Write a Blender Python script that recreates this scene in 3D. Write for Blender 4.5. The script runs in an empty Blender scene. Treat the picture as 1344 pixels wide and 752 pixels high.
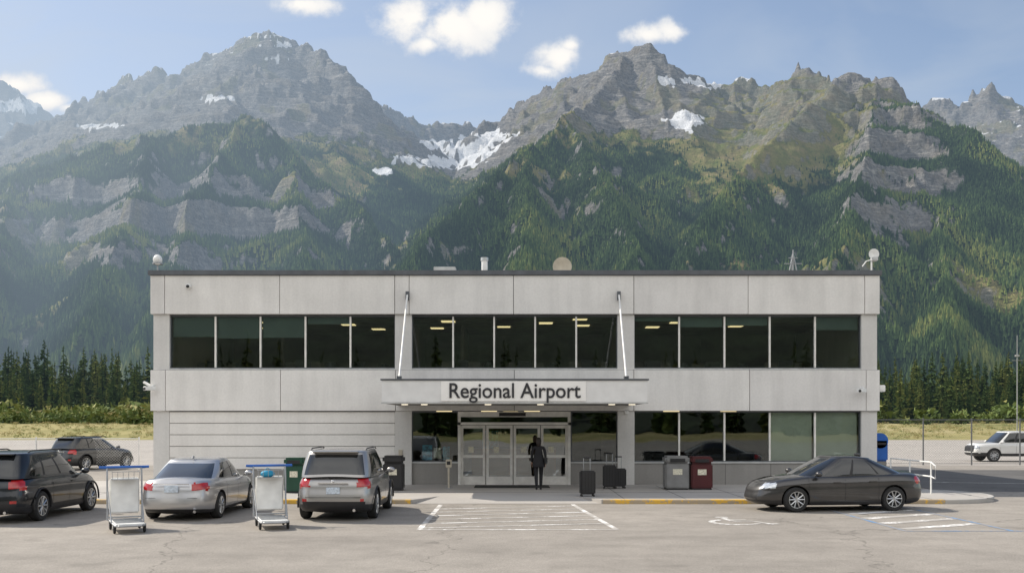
import bpy, bmesh, math, random
import numpy as np
from mathutils import Vector, Matrix
random.seed(5); RNG=np.random.default_rng(11)
sc=bpy.context.scene
F=1250.0; HZ=553.0; CH=2.4
def PX(px,Y): return (px-672.0)*Y/F
def PZ(py,Y): return CH-(py-HZ)*Y/F
# ---------------------------------------------------------------- materials
def newmat(name):
    m=bpy.data.materials.new(name); m.use_nodes=True
    nt=m.node_tree; b=nt.nodes['Principled BSDF']; return m,nt,b
def N(nt,t,**kw):
    n=nt.nodes.new(t)
    for k,v in kw.items(): setattr(n,k,v)
    return n
def L(nt,a,b): nt.links.new(a,b)
def ramp(nt,fac,stops):
    r=N(nt,'ShaderNodeValToRGB'); e=r.color_ramp.elements
    while len(e)<len(stops): e.new(0.5)
    for el,(p,c) in zip(e,stops):
        el.position=p; el.color=(c,c,c,1) if not hasattr(c,'__len__') else (*c,1)
    L(nt,fac,r.inputs[0]); return r.outputs[0]
def mixc(nt,fac,a,b,mode='MIX'):
    n=N(nt,'ShaderNodeMix',data_type='RGBA',blend_type=mode)
    if isinstance(fac,(int,float)): n.inputs[0].default_value=fac
    else: L(nt,fac,n.inputs[0])
    for s,i in ((a,6),(b,7)):
        if hasattr(s,'__len__'): n.inputs[i].default_value=(*s,1)
        else: L(nt,s,n.inputs[i])
    return n.outputs[2]
def noise(nt,scale,detail=4,rough=0.55,vec=None,vscale=None,dist=0.0):
    tc=N(nt,'ShaderNodeTexCoord'); o=tc.outputs['Object']
    if vscale:
        mp=N(nt,'ShaderNodeMapping'); mp.inputs['Scale'].default_value=vscale; L(nt,o,mp.inputs[0]); o=mp.outputs[0]
    n=N(nt,'ShaderNodeTexNoise'); n.inputs['Scale'].default_value=scale; n.inputs['Detail'].default_value=detail
    n.inputs['Roughness'].default_value=rough; n.inputs['Distortion'].default_value=dist
    L(nt,o,n.inputs['Vector']); return n.outputs[0]
def bump(nt,b,h,strength,dist=0.02,prev=None):
    bp=N(nt,'ShaderNodeBump'); bp.inputs['Strength'].default_value=strength; bp.inputs['Distance'].default_value=dist
    L(nt,h,bp.inputs['Height'])
    L(nt,bp.outputs[0],b.inputs['Normal']); return bp
def mthn(nt,op,a,b_=None,c_=None,clamp=False):
    n=N(nt,'ShaderNodeMath',operation=op); n.use_clamp=clamp
    for i,x in enumerate((a,b_,c_)):
        if x is None: continue
        if isinstance(x,(int,float)): n.inputs[i].default_value=x
        else: L(nt,x,n.inputs[i])
    return n.outputs[0]
def painted_haze(m,nt,b):
    """painted haze: bluish glow mixed into the surface by its position in the valley"""
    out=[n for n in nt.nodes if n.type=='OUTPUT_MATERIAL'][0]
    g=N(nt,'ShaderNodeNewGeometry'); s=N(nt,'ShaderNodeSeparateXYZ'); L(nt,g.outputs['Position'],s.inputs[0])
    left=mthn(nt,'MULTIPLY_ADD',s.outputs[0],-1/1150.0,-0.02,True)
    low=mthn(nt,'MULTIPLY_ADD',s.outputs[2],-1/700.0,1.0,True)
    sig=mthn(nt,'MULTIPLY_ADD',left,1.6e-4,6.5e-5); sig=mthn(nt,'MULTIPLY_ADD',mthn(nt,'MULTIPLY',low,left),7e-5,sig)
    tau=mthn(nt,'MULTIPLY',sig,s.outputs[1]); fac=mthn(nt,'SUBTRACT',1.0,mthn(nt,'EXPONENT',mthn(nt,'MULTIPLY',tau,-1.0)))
    e=N(nt,'ShaderNodeEmission'); L(nt,mixc(nt,left,(0.33,0.46,0.63),(0.45,0.555,0.67)),e.inputs[0]); e.inputs[1].default_value=1.0  # glow colour standing in for air haze
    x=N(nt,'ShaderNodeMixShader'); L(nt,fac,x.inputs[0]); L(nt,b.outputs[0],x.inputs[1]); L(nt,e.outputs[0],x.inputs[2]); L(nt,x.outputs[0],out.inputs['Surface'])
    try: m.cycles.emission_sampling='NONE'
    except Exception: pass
def simple(name,col,rough=0.6,metal=0.0,var=0.12,vs=3.0,coat=0.0,bmp=0.0,bs=60,emit=None,spec=None):
    m,nt,b=newmat(name)
    if var>0:
        n=noise(nt,vs,2)
        c0=tuple(max(0,c*(1-var)) for c in col); c1=tuple(c*(1+var) for c in col)
        L(nt,ramp(nt,n,[(0.3,c0),(0.7,c1)]),b.inputs['Base Color'])
        rr=N(nt,'ShaderNodeMapRange'); rr.inputs[3].default_value=rough*0.85; rr.inputs[4].default_value=min(1,rough*1.15)
        L(nt,n,rr.inputs[0]); L(nt,rr.outputs[0],b.inputs['Roughness'])
    else:
        b.inputs['Base Color'].default_value=(*col,1); b.inputs['Roughness'].default_value=rough
    b.inputs['Metallic'].default_value=metal
    if coat: b.inputs['Coat Weight'].default_value=coat; b.inputs['Coat Roughness'].default_value=0.04
    if bmp: bump(nt,b,noise(nt,bs,3),bmp,0.01)
    if spec is not None: b.inputs['Specular IOR Level'].default_value=spec
    if emit: b.inputs['Emission Color'].default_value=(*emit[0],1); b.inputs['Emission Strength'].default_value=emit[1]
    return m
def concrete(name,col,streak=0.5):
    m,nt,b=newmat(name)
    n1=noise(nt,0.55,4,0.6); n2=noise(nt,1.0,4,0.6,vscale=(2.2,2.2,0.22)); n3=noise(nt,14,3,0.7)
    c=ramp(nt,n1,[(0.3,tuple(x*0.91 for x in col)),(0.7,tuple(x*1.05 for x in col))])
    s=ramp(nt,n2,[(0.42,1.0),(0.8,1-0.16*streak)])
    c=mixc(nt,1.0,c,s,'MULTIPLY')
    s3=ramp(nt,n3,[(0.3,0.94),(0.7,1.03)]); c=mixc(nt,1.0,c,s3,'MULTIPLY')
    L(nt,c,b.inputs['Base Color']); b.inputs['Roughness'].default_value=0.85
    return m
M={}
M['conc']=concrete('concrete_panel_mat',(0.80,0.785,0.76),0.9)
M['conc2']=concrete('concrete_panel_mat_b',(0.765,0.75,0.73),1.0)
M['pier']=concrete('concrete_pier_mat',(0.66,0.65,0.63),0.6)
M['base']=concrete('concrete_base_mat',(0.30,0.29,0.275),0.9)
M['siding']=concrete('siding_mat',(0.79,0.77,0.74),0.5)
M['dark']=simple('dark_joint_mat',(0.05,0.05,0.05),0.9)
M['coping']=simple('coping_metal_mat',(0.13,0.14,0.155),0.45,0.6)
M['alu']=simple('aluminium_mat',(0.55,0.56,0.56),0.4,0.5)
M['alu_l']=simple('light_frame_mat',(0.78,0.76,0.72),0.5,0.1)
M['fascia']=simple('fascia_mat',(0.74,0.74,0.735),0.5,0.05,var=0.05)
M['signp']=simple('sign_panel_mat',(0.88,0.865,0.84),0.5,0.0,var=0.03)
M['letter']=simple('sign_letter_mat',(0.03,0.03,0.035),0.5)
M['white']=simple('white_metal_mat',(0.80,0.80,0.78),0.4)
M['black']=simple('black_plastic_mat',(0.018,0.018,0.02),0.5)
M['rubber']=simple('rubber_mat',(0.022,0.022,0.022),0.85)
M['chrome']=simple('chrome_mat',(0.75,0.75,0.76),0.18,1.0,var=0.04)
M['rim']=simple('rim_mat',(0.55,0.56,0.57),0.3,0.9,var=0.05)
M['galv']=simple('galvanised_mat',(0.38,0.39,0.40),0.5,0.6)
M['tail']=simple('tail_light_mat',(0.42,0.012,0.012),0.12,coat=1.0,var=0.2,vs=12)
M['head']=simple('head_light_mat',(0.62,0.65,0.68),0.1,0.5,coat=1.0,var=0.25,vs=14)
M['amber']=simple('amber_mat',(0.7,0.25,0.03),0.2,coat=1.0)
M['carglass']=simple('car_glass_mat',(0.010,0.012,0.014),0.06,0.0,var=0.3,vs=2,coat=1.0)
M['plate']=simple('plate_mat',(0.55,0.62,0.70),0.4,var=0.25,vs=22)
M['blue']=simple('blue_paint_mat',(0.02,0.12,0.45),0.4)
M['lblue']=simple('cyan_bag_mat',(0.02,0.30,0.50),0.6)
M['green']=simple('green_bin_mat',(0.012,0.06,0.035),0.5)
M['redbin']=simple('dark_red_mat',(0.07,0.010,0.012),0.5)
M['greybin']=simple('grey_bin_mat',(0.20,0.20,0.20),0.5)
M['beige']=simple('beige_mat',(0.52,0.47,0.38),0.6)
M['blind']=simple('blind_mat',(0.66,0.70,0.60),0.9,var=0.05)
M['shade']=simple('shade_mat',(0.17,0.23,0.215),0.9,var=0.05)
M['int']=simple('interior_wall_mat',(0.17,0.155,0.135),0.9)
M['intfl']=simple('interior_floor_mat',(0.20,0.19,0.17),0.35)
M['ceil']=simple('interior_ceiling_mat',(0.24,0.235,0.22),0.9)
M['wood']=simple('wood_mat',(0.25,0.14,0.07),0.5)
M['lamp']=simple('ceiling_lamp_mat',(0.9,0.8,0.5),0.5,var=0,emit=((1.0,0.80,0.42),1.2))
M['lampw']=simple('canopy_lamp_mat',(0.9,0.9,0.8),0.5,var=0,emit=((1.0,0.88,0.66),1.4))
for k_ in ('lamp','lampw'):
    try: M[k_].cycles.emission_sampling='NONE'
    except Exception: pass
M['poster']=simple('poster_mat',(0.06,0.35,0.5),0.5,var=0.6,vs=9)
M['poster2']=simple('notice_mat',(0.65,0.62,0.5),0.5,var=0.3,vs=25)
M['roof']=simple('roof_gravel_mat',(0.28,0.27,0.26),0.95,var=0.3)
def glassmat(name,tint,refl):
    m=bpy.data.materials.new(name); m.use_nodes=True; nt=m.node_tree; nt.nodes.clear()
    o=N(nt,'ShaderNodeOutputMaterial'); t=N(nt,'ShaderNodeBsdfTransparent'); t.inputs[0].default_value=(*tint,1)
    g=N(nt,'ShaderNodeBsdfGlossy'); g.inputs['Roughness'].default_value=0.01; g.inputs[0].default_value=(0.9,0.95,1,1)
    bp=N(nt,'ShaderNodeBump'); bp.inputs['Strength'].default_value=0.10; bp.inputs['Distance'].default_value=0.03
    L(nt,noise(nt,0.8,1,0.4),bp.inputs['Height']); L(nt,bp.outputs[0],g.inputs['Normal'])
    f=N(nt,'ShaderNodeFresnel'); f.inputs[0].default_value=1.5
    a=N(nt,'ShaderNodeMath',operation='ADD'); a.use_clamp=True; a.inputs[1].default_value=refl; L(nt,f.outputs[0],a.inputs[0])
    x=N(nt,'ShaderNodeMixShader'); L(nt,a.outputs[0],x.inputs[0]); L(nt,t.outputs[0],x.inputs[1]); L(nt,g.outputs[0],x.inputs[2]); L(nt,x.outputs[0],o.inputs[0])
    return m
M['glass']=glassmat('tinted_glass_mat',(0.85,0.88,0.86),0.03)
M['dglass']=glassmat('door_glass_mat',(0.92,0.95,0.94),0.10)
def carpaint(name,col,metal=0.75,rough=0.32):
    m,nt,b=newmat(name)
    d=noise(nt,1.4,3,0.6); dm=ramp(nt,d,[(0.5,0.0),(0.8,0.07)])
    c=mixc(nt,dm,col,(0.30,0.28,0.25))
    L(nt,c,b.inputs['Base Color']); b.inputs['Metallic'].default_value=metal
    rr=ramp(nt,d,[(0.4,rough),(0.8,rough+0.1)]); L(nt,rr,b.inputs['Roughness'])
    b.inputs['Coat Weight'].default_value=0.9; b.inputs['Coat Roughness'].default_value=0.05
    return m
# ---------------------------------------------------------------- object helpers
def link(o,parent=None):
    sc.collection.objects.link(o)
    if parent is not None: o.parent=parent
    return o
def empty(name,loc=(0,0,0),rz=0):
    e=bpy.data.objects.new(name,None); e.location=loc; e.rotation_euler=(0,0,rz); e.empty_display_size=0.3
    return link(e)
def mesh(name,v,f,mats,parent=None,smooth=False,mi=None,angle=None):
    me=bpy.data.meshes.new(name); me.from_pydata([tuple(p) for p in v],[],[tuple(q) for q in f])
    if not isinstance(mats,(list,tuple)): mats=[mats]
    for m in mats: me.materials.append(m)
    if mi is not None: me.polygons.foreach_set('material_index',mi)
    if smooth:
        me.shade_smooth()
        if angle: me.set_sharp_from_angle(angle=math.radians(angle))
    me.update()
    return link(bpy.data.objects.new(name,me),parent)
def box(name,x0,x1,y0,y1,z0,z1,mat,parent=None,bev=0.0,rot=None):
    cx,cy,cz=(x0+x1)/2,(y0+y1)/2,(z0+z1)/2
    bm=bmesh.new(); bmesh.ops.create_cube(bm,size=1.0)
    for v in bm.verts: v.co=Vector((v.co.x*(x1-x0),v.co.y*(y1-y0),v.co.z*(z1-z0)))
    if bev>0: bmesh.ops.bevel(bm,geom=bm.edges[:],offset=bev,segments=2,affect='EDGES')
    R=Matrix.Rotation(rot[1],4,rot[0]) if rot else Matrix()
    for v in bm.verts: v.co=(R@v.co)+Vector((cx,cy,cz))
    me=bpy.data.meshes.new(name); bm.to_mesh(me); bm.free(); me.materials.append(mat)
    return link(bpy.data.objects.new(name,me),parent)
def tube(name,pts,r,mat,parent=None,seg=10,close=False):
    v=[];f=[];pts=[Vector(p) for p in pts]; rs=r if isinstance(r,(list,tuple)) else [r]*len(pts)
    for i,p in enumerate(pts):
        d=(pts[min(i+1,len(pts)-1)]-pts[max(i-1,0)]).normalized()
        a=d.orthogonal().normalized() if abs(d.z)>0.9 else d.cross(Vector((0,0,1))).normalized()
        b=d.cross(a).normalized()
        for k in range(seg):
            t=2*math.pi*k/seg; v.append(p+(a*math.cos(t)+b*math.sin(t))*rs[i])
    for i in range(len(pts)-1):
        for k in range(seg):
            k2=(k+1)%seg; f.append((i*seg+k,i*seg+k2,(i+1)*seg+k2,(i+1)*seg+k))
    f.append(tuple(range(seg))[::-1]); f.append(tuple((len(pts)-1)*seg+k for k in range(seg)))
    return mesh(name,v,f,mat,parent,smooth=True,angle=50)
def lathe(name,prof,mat,parent=None,axis='Y',loc=(0,0,0),seg=32,mi=None,scale=(1,1,1)):
    v=[];f=[];n=len(prof)
    for k in range(seg):
        t=2*math.pi*k/seg;c,s=math.cos(t),math.sin(t)
        for r,h in prof:
            p=(r*c,h,r*s) if axis=='Y' else (r*c,r*s,h)
            v.append((p[0]*scale[0]+loc[0],p[1]*scale[1]+loc[1],p[2]*scale[2]+loc[2]))
    for k in range(seg):
        k2=(k+1)%seg
        for i in range(n-1): f.append((k*n+i,k2*n+i,k2*n+i+1,k*n+i+1))
    mm=[mi[i] for k in range(seg) for i in range(n-1)] if mi else None
    o=mesh(name,v,f,mat,parent,smooth=True,mi=mm,angle=40); return o
def ellipsoid(name,c,r,mat,parent=None,rot=None,seg=20):
    bm=bmesh.new(); bmesh.ops.create_uvsphere(bm,u_segments=seg,v_segments=seg//2+2,radius=1)
    for v in bm.verts:
        p=Vector((v.co.x*r[0],v.co.y*r[1],v.co.z*r[2]))
        if rot: p=Matrix.Rotation(rot[1],3,rot[0])@p
        v.co=p+Vector(c)
    me=bpy.data.meshes.new(name); bm.to_mesh(me); bm.free(); me.materials.append(mat); me.shade_smooth()
    return link(bpy.data.objects.new(name,me),parent)
def npmesh(name,V,Fc,mats,parent=None,smooth=False,attrs=None):
    V=np.asarray(V,dtype=np.float32); Fc=np.asarray(Fc,dtype=np.int32); k=Fc.shape[1]
    me=bpy.data.meshes.new(name); me.vertices.add(len(V)); me.vertices.foreach_set('co',V.ravel())
    me.loops.add(Fc.size); me.loops.foreach_set('vertex_index',Fc.ravel())
    me.polygons.add(len(Fc)); me.polygons.foreach_set('loop_start',np.arange(0,Fc.size,k,dtype=np.int32))
    me.polygons.foreach_set('loop_total',np.full(len(Fc),k,dtype=np.int32))
    me.polygons.foreach_set('use_smooth',np.full(len(Fc),smooth,dtype=bool))
    for m in mats: me.materials.append(m)
    me.update(calc_edges=True)
    if attrs:
        for an,(ty,arr) in attrs.items():
            a=me.attributes.new(an,ty,'POINT')
            a.data.foreach_set('color' if ty=='FLOAT_COLOR' else 'value',np.asarray(arr,dtype=np.float32).ravel())
    return link(bpy.data.objects.new(name,me),parent)
# ---------------------------------------------------------------- noise
_p=RNG.permutation(4096); _g=RNG.uniform(0,2*math.pi,4096); _gx=np.cos(_g); _gy=np.sin(_g)
def perlin(x,y,s=0):
    xi=np.floor(x).astype(np.int64); yi=np.floor(y).astype(np.int64); xf=x-xi; yf=y-yi
    u=xf*xf*xf*(xf*(xf*6-15)+10); w=yf*yf*yf*(yf*(yf*6-15)+10)
    def g(ix,iy,dx,dy):
        h=_p[(_p[(ix+s*57)&4095]+iy)&4095]; return _gx[h]*dx+_gy[h]*dy
    a=g(xi,yi,xf,yf); b=g(xi+1,yi,xf-1,yf); c=g(xi,yi+1,xf,yf-1); d=g(xi+1,yi+1,xf-1,yf-1)
    return (a+(b-a)*u)+((c+(d-c)*u)-(a+(b-a)*u))*w
def fbm(x,y,o=5,s=0,gain=0.5):
    r=0;a=1.0
    for i in range(o): r=r+a*perlin(x*2**i,y*2**i,s+i); a*=gain
    return r
def ridged(x,y,o=5,s=0,gain=0.5):
    r=0;a=1.0;w=1.0
    for i in range(o):
        n=1-np.abs(perlin(x*2**i,y*2**i,s+i))*2; n=n*n*w; r=r+a*n; w=np.clip(n*1.6,0,1); a*=gain
    return r
# ---------------------------------------------------------------- mountains
def P(t): return (PX(t[0],t[2]),float(t[2]),PZ(t[1],t[2]))
main=[
 [(70,175,4400),(85,156,4300),(105,130,4200),(135,122,4100),(165,100,4000),(190,96,3950),(205,82,3900),(215,95,3880),(242,92,3800),(262,78,3750),(285,60,3700),(318,50,3600),(328,42,3560),(355,32,3500),(382,44,3530),(396,64,3550),(412,76,3600),(445,98,3700),(480,126,3800),(520,148,4000),(560,156,4200),(600,160,4300),(640,168,4400)],
 [(-260,300,2300),(0,228,2300),(100,194,2350),(200,174,2400),(320,143,2500),(345,152,2480),(380,195,2400),(440,245,2200),(500,300,2000),(530,350,1800),(545,440,1500)],
 [(200,174,2400),(160,300,1750),(110,430,1300)],
 [(320,145,2500),(262,262,1950),(215,370,1550),(180,455,1250)],
 [(385,198,2400),(395,300,1850),(420,420,1400)],
 [(20,225,2300),(-10,330,1700),(-60,440,1300)],
 [(640,168,4400),(665,158,4200),(680,136,3950),(705,118,3800),(725,112,3700),(765,86,3500),(795,78,3420),(808,62,3400),(830,58,3350),(852,52,3300),(866,64,3320),(880,74,3350),(905,96,3400),(940,106,3500),(985,97,3550),(1000,112,3500),(1018,110,3400),(1045,90,3000),(1060,84,2900),(1072,102,2850),(1090,106,2800),(1112,82,2700),(1122,82,2700),(1135,96,2670),(1150,92,2650),(1180,118,2600),(1215,162,2600),(1250,178,2600),(1290,225,2600),(1344,262,2600),(1450,330,2500),(1650,400,2400)],
 [(825,64,3340),(800,92,3100),(775,128,2850),(742,154,2600),(690,194,2300),(620,253,2000),(560,308,1700),(522,365,1500),(495,430,1300)],
 [(742,158,2600),(795,230,2100),(835,320,1700),(850,400,1350)],
 [(690,196,2300),(690,290,1800),(680,390,1400)],
 [(852,57,3300),(872,140,2850),(880,190,2600)],
 [(1118,84,2700),(1045,150,2400),(975,222,2100),(925,290,1800),(900,360,1500),(890,440,1250)],
 [(1150,98,2650),(1135,200,2100),(1105,300,1700),(1070,410,1300)],
 [(1215,162,2600),(1232,250,2100),(1245,350,1600),(1235,450,1250)],
 [(1290,225,2600),(1330,320,1900),(1355,430,1400)],
 [(1130,200,5200),(1200,141,5000),(1235,125,5000),(1252,137,5000),(1300,108,4900),(1330,128,4900),(1344,138,4900),(1420,120,4900),(1560,180,4900)],
 [(-200,40,6500),(-40,88,6400),(0,104,6200),(40,128,6200),(85,152,6200),(140,210,6200)],
]
segs=[]
rr=random.Random(3)
def spawn(a,b,level):
    ax,ay,az=a; bx,by,bz=b; dx,dy=bx-ax,by-ay; ln=math.hypot(dx,dy)
    if ln<1: return
    sp=(230,95)[level]; k=ln/sp; n=int(k)+(1 if rr.random()<k-int(k) else 0)
    ux,uy=dx/ln,dy/ln; gr=(bz-az)/ln
    for i in range(n):
        t=rr.random(); h=az+(bz-az)*t
        for sd in (1,-1):
            if rr.random()<0.15: continue
            w=rr.uniform(-0.4,0.4)
            if gr>0.15: w=-abs(w)-.3
            elif gr<-0.15: w=abs(w)+.3
            px,py=-uy*sd+ux*w,ux*sd+uy*w; q=math.hypot(px,py); px/=q;py/=q
            lnc=rr.uniform(*((200,620),(70,220))[level]); s=rr.uniform(0.60,0.84) if level==0 else rr.uniform(0.7,1.0)
            h0=h-rr.uniform(2,26)*(1 if level==0 else .7); X0,Y0=ax+dx*t,ay+dy*t
            mx,my=X0+px*lnc*0.5,Y0+py*lnc*0.5; j=rr.uniform(-.4,.4)
            ex,ey=mx+(px-py*j)*lnc*0.5,my+(py+px*j)*lnc*0.5
            A=(X0,Y0,h0);B=(mx,my,h0-s*lnc*0.45);C=(ex,ey,h0-s*lnc)
            for s1,s2 in ((A,B),(B,C)):
                segs.append((s1,s2,(1.08,1.25)[level],0))
                if level==0: spawn(s1,s2,1)
for pl in main:
    pts=[P(t) for t in pl]
    for a,b in zip(pts[:-1],pts[1:]):
        segs.append((a,b,0.70,1)); spawn(a,b,0)
NU,NY=980,430
U=np.linspace(-0.72,0.72,NU); YY=np.exp(np.linspace(math.log(820),math.log(6900),NY))
Yg=np.repeat(YY[:,None],NU,1); Xg=Yg*U[None,:]
wx=Xg+20*fbm(Xg/240,Yg/240,4,1)+6*fbm(Xg/50,Yg/50,3,5); wy=Yg+24*fbm(Xg/240,Yg/240,4,9)
Hh=np.full_like(Xg,-30.0)
for a,b,s,mn in segs:
    R=(max(a[2],b[2])+30)/s; y0=min(a[1],b[1])-R-40; y1=max(a[1],b[1])+R+40
    i0=np.searchsorted(YY,y0); i1=np.searchsorted(YY,y1)
    if i1<=i0: continue
    xl=min(a[0],b[0])-R-40; xr=max(a[0],b[0])+R+40; ya,yb=YY[i0],YY[i1-1]
    j0=np.searchsorted(U,min(xl/ya,xl/yb)); j1=np.searchsorted(U,max(xr/ya,xr/yb))
    if j1<=j0: continue
    x=wx[i0:i1,j0:j1];y=wy[i0:i1,j0:j1]; dx,dy=b[0]-a[0],b[1]-a[1]; l2=dx*dx+dy*dy+1e-6
    t=np.clip(((x-a[0])*dx+(y-a[1])*dy)/l2,0,1)
    d=np.hypot(x-a[0]-t*dx,y-a[1]-t*dy)
    h=a[2]+(b[2]-a[2])*t-s*d
    if mn: h=h-0.45*np.minimum(d,170)
    np.maximum(Hh[i0:i1,j0:j1],h,out=Hh[i0:i1,j0:j1])
pyg0=HZ-F*(Hh-CH)/Yg
hf=np.clip(Hh/500,0,1)
Hh=Hh+hf*((15+10*np.clip((Hh-700)/300,0,1))*(ridged(wx/170,wy/170,5,20)-1.0)+7*fbm(Xg/60,Yg/60,4,30))
# stepped cliff bands on the high rock and on the two lower cliff belts
pxg=672+F*U[None,:]+0*Yg
def zone0(py,cx,cy,rx,ry,y0,y1): return np.clip(1.25-np.hypot((pxg-cx)/rx,(py-cy)/ry),0,1)*((Yg>y0)&(Yg<y1))
belt=np.clip(zone0(pyg0,230,280,230,70,1350,2600)+zone0(pyg0,1185,200,85,110,1800,2700),0,1)
T=46.0; zz=Hh+22*fbm(Xg/500,Yg/500,3,40)+0.06*Xg; fr=(zz/T)%1.0
ter=(np.clip((fr-0.25)/0.35,0,1)-fr)*T
T2=120.0; fr2=((Hh+30*fbm(Xg/260,Yg/260,3,41))/T2)%1.0; ter2=(np.clip((fr2-0.35)/0.28,0,1)-fr2)*T2
tm=np.clip((Hh-650)/300,0,1)*0.5
Hh=Hh+ter*tm+ter2*belt*0.55
Hh=np.where(Hh<60,60*np.exp(np.clip((Hh-60)/60,-5,0))-6,Hh-6)
dzu=np.gradient(Hh,axis=1)/np.gradient(Xg,axis=1)
dzy=np.gradient(Hh,axis=0)/np.gradient(Yg,axis=0)-dzu*U[None,:]
slope=np.hypot(dzu,dzy)
pyg=HZ-F*(Hh-CH)/Yg
n1=fbm(Xg/300,Yg/300,5,60); n2=fbm(Xg/90,Yg/90,4,70); n3=fbm(Xg/28,Yg/28,3,75)
def zone(cx,cy,rx,ry,y0,y1): return zone0(pyg,cx,cy,rx,ry,y0,y1)
sunny=zone(1010,165,125,85,1900,3700)  # open meadow; also puts the ridge's sunlit yellow-green side into the colour
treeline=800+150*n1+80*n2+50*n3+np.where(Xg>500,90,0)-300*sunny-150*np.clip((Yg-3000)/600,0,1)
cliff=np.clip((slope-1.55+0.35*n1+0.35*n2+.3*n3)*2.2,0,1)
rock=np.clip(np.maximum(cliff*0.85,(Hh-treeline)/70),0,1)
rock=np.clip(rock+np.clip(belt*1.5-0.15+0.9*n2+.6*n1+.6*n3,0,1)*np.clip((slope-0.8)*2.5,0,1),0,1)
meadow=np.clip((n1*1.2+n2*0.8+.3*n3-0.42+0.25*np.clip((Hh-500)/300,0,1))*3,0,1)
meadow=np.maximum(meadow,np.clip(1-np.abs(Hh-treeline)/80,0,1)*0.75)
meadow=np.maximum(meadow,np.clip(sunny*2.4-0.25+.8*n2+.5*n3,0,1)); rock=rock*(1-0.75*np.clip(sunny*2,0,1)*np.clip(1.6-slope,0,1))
snow=np.zeros_like(Hh)
for c in ((615,195,62,20),(590,213,60,12),(645,178,32,14),(535,210,26,8),(570,190,25,10),(290,130,52,5),(895,106,45,8),(905,160,34,16),(925,112,26,6),(968,104,22,4),(360,60,38,3),(372,78,30,2.5),(340,48,25,2.5),(500,225,20,6),(30,140,80,14),(130,165,50,4)):
    snow=np.maximum(snow,zone(*c,2650,7000))
snow=np.clip(snow*2.6-0.75-0.8*np.clip(slope-0.9,0,1)+1.5*n2+0.5*n1+1.2*n3,0,1)*(snow>0.02)
snow=np.maximum(snow,np.clip((Hh-1180)/200,0,1)*np.clip((0.62-slope+0.3*n2)*6,0,1)*0.9)
mask=np.stack([rock,meadow,snow,np.ones_like(rock)],-1).reshape(-1,4)
V=np.stack([Xg,Yg,Hh],-1).reshape(-1,3)
ii,jj=np.meshgrid(np.arange(NY-1),np.arange(NU-1),indexing='ij'); q=(ii*NU+jj).ravel()
FQ=np.stack([q,q+1,q+NU+1,q+NU],-1)
def mountain_mat():
    m,nt,b=newmat('mountain_mat')
    at=N(nt,'ShaderNodeAttribute',attribute_name='mask'); sp=N(nt,'ShaderNodeSeparateColor'); L(nt,at.outputs['Color'],sp.inputs[0])
    nA=noise(nt,0.02,4,0.65); nB=noise(nt,0.09,4,0.75)
    st=noise(nt,1.0,5,0.72,vscale=(0.007,0.007,0.085),dist=0.5)
    rockc=ramp(nt,st,[(0.28,(0.11,0.11,0.115)),(0.45,(0.30,0.292,0.28)),(0.52,(0.17,0.17,0.17)),(0.60,(0.34,0.328,0.31)),(0.74,(0.48,0.46,0.43))])
    rockc=mixc(nt,ramp(nt,nA,[(0.45,0.0),(0.7,0.45)]),rockc,(0.27,0.23,0.175))
    rockc=mixc(nt,1.0,rockc,ramp(nt,nB,[(0.3,0.5),(0.7,1.3)]),'MULTIPLY')
    forest=ramp(nt,nB,[(0.3,(0.016,0.032,0.013)),(0.7,(0.045,0.072,0.026))])
    mead=ramp(nt,nA,[(0.3,(0.12,0.155,0.04)),(0.55,(0.24,0.22,0.085)),(0.75,(0.34,0.27,0.15))])
    def th(o,sft=0.14,amt=0.6):
        a=N(nt,'ShaderNodeMath',operation='MULTIPLY_ADD'); L(nt,nB,a.inputs[0]); a.inputs[1].default_value=amt; L(nt,o,a.inputs[2])
        r=N(nt,'ShaderNodeMapRange'); r.inputs[1].default_value=0.5+amt*0.5-sft; r.inputs[2].default_value=0.5+amt*0.5+sft; L(nt,a.outputs[0],r.inputs[0]); return r.outputs[0]
    rk=th(sp.outputs[0])
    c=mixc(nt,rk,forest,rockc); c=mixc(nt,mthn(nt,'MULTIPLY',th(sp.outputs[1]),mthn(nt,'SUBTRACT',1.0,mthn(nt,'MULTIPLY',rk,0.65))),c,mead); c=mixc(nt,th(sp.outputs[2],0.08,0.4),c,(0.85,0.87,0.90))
    L(nt,c,b.inputs['Base Color']); b.inputs['Roughness'].default_value=0.95; b.inputs['Specular IOR Level'].default_value=0.1
    h=N(nt,'ShaderNodeMath',operation='ADD'); L(nt,st,h.inputs[0]); L(nt,nB,h.inputs[1])
    bump(nt,b,h.outputs[0],1.0,14.0); painted_haze(m,nt,b); return m
M['mount']=mountain_mat()
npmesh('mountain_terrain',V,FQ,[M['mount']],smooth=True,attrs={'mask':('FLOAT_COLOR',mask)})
def bil(A,fi,fj):
    i=fi.astype(int);j=fj.astype(int);a=fi-i;c=fj-j
    return (A[i,j]*(1-a)*(1-c)+A[i+1,j]*a*(1-c)+A[i,j+1]*(1-a)*c+A[i+1,j+1]*a*c)
def treemat():
    m,nt,b=newmat('conifer_mat')
    at=N(nt,'ShaderNodeAttribute',attribute_name='tint')
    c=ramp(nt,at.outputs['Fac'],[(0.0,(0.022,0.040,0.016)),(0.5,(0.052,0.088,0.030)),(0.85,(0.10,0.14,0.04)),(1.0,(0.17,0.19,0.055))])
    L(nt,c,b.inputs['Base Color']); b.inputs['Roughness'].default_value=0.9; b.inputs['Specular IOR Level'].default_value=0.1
    painted_haze(m,nt,b); return m
M['tree']=treemat()
NT=330000
fy=np.sqrt(RNG.uniform(1000**2,3450**2,NT)); fi=(np.log(fy)-math.log(820))/(math.log(6900)-math.log(820))*(NY-1); fu=RNG.uniform(-0.58,0.58,NT); fj=(fu+0.72)/1.44*(NU-1)
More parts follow.
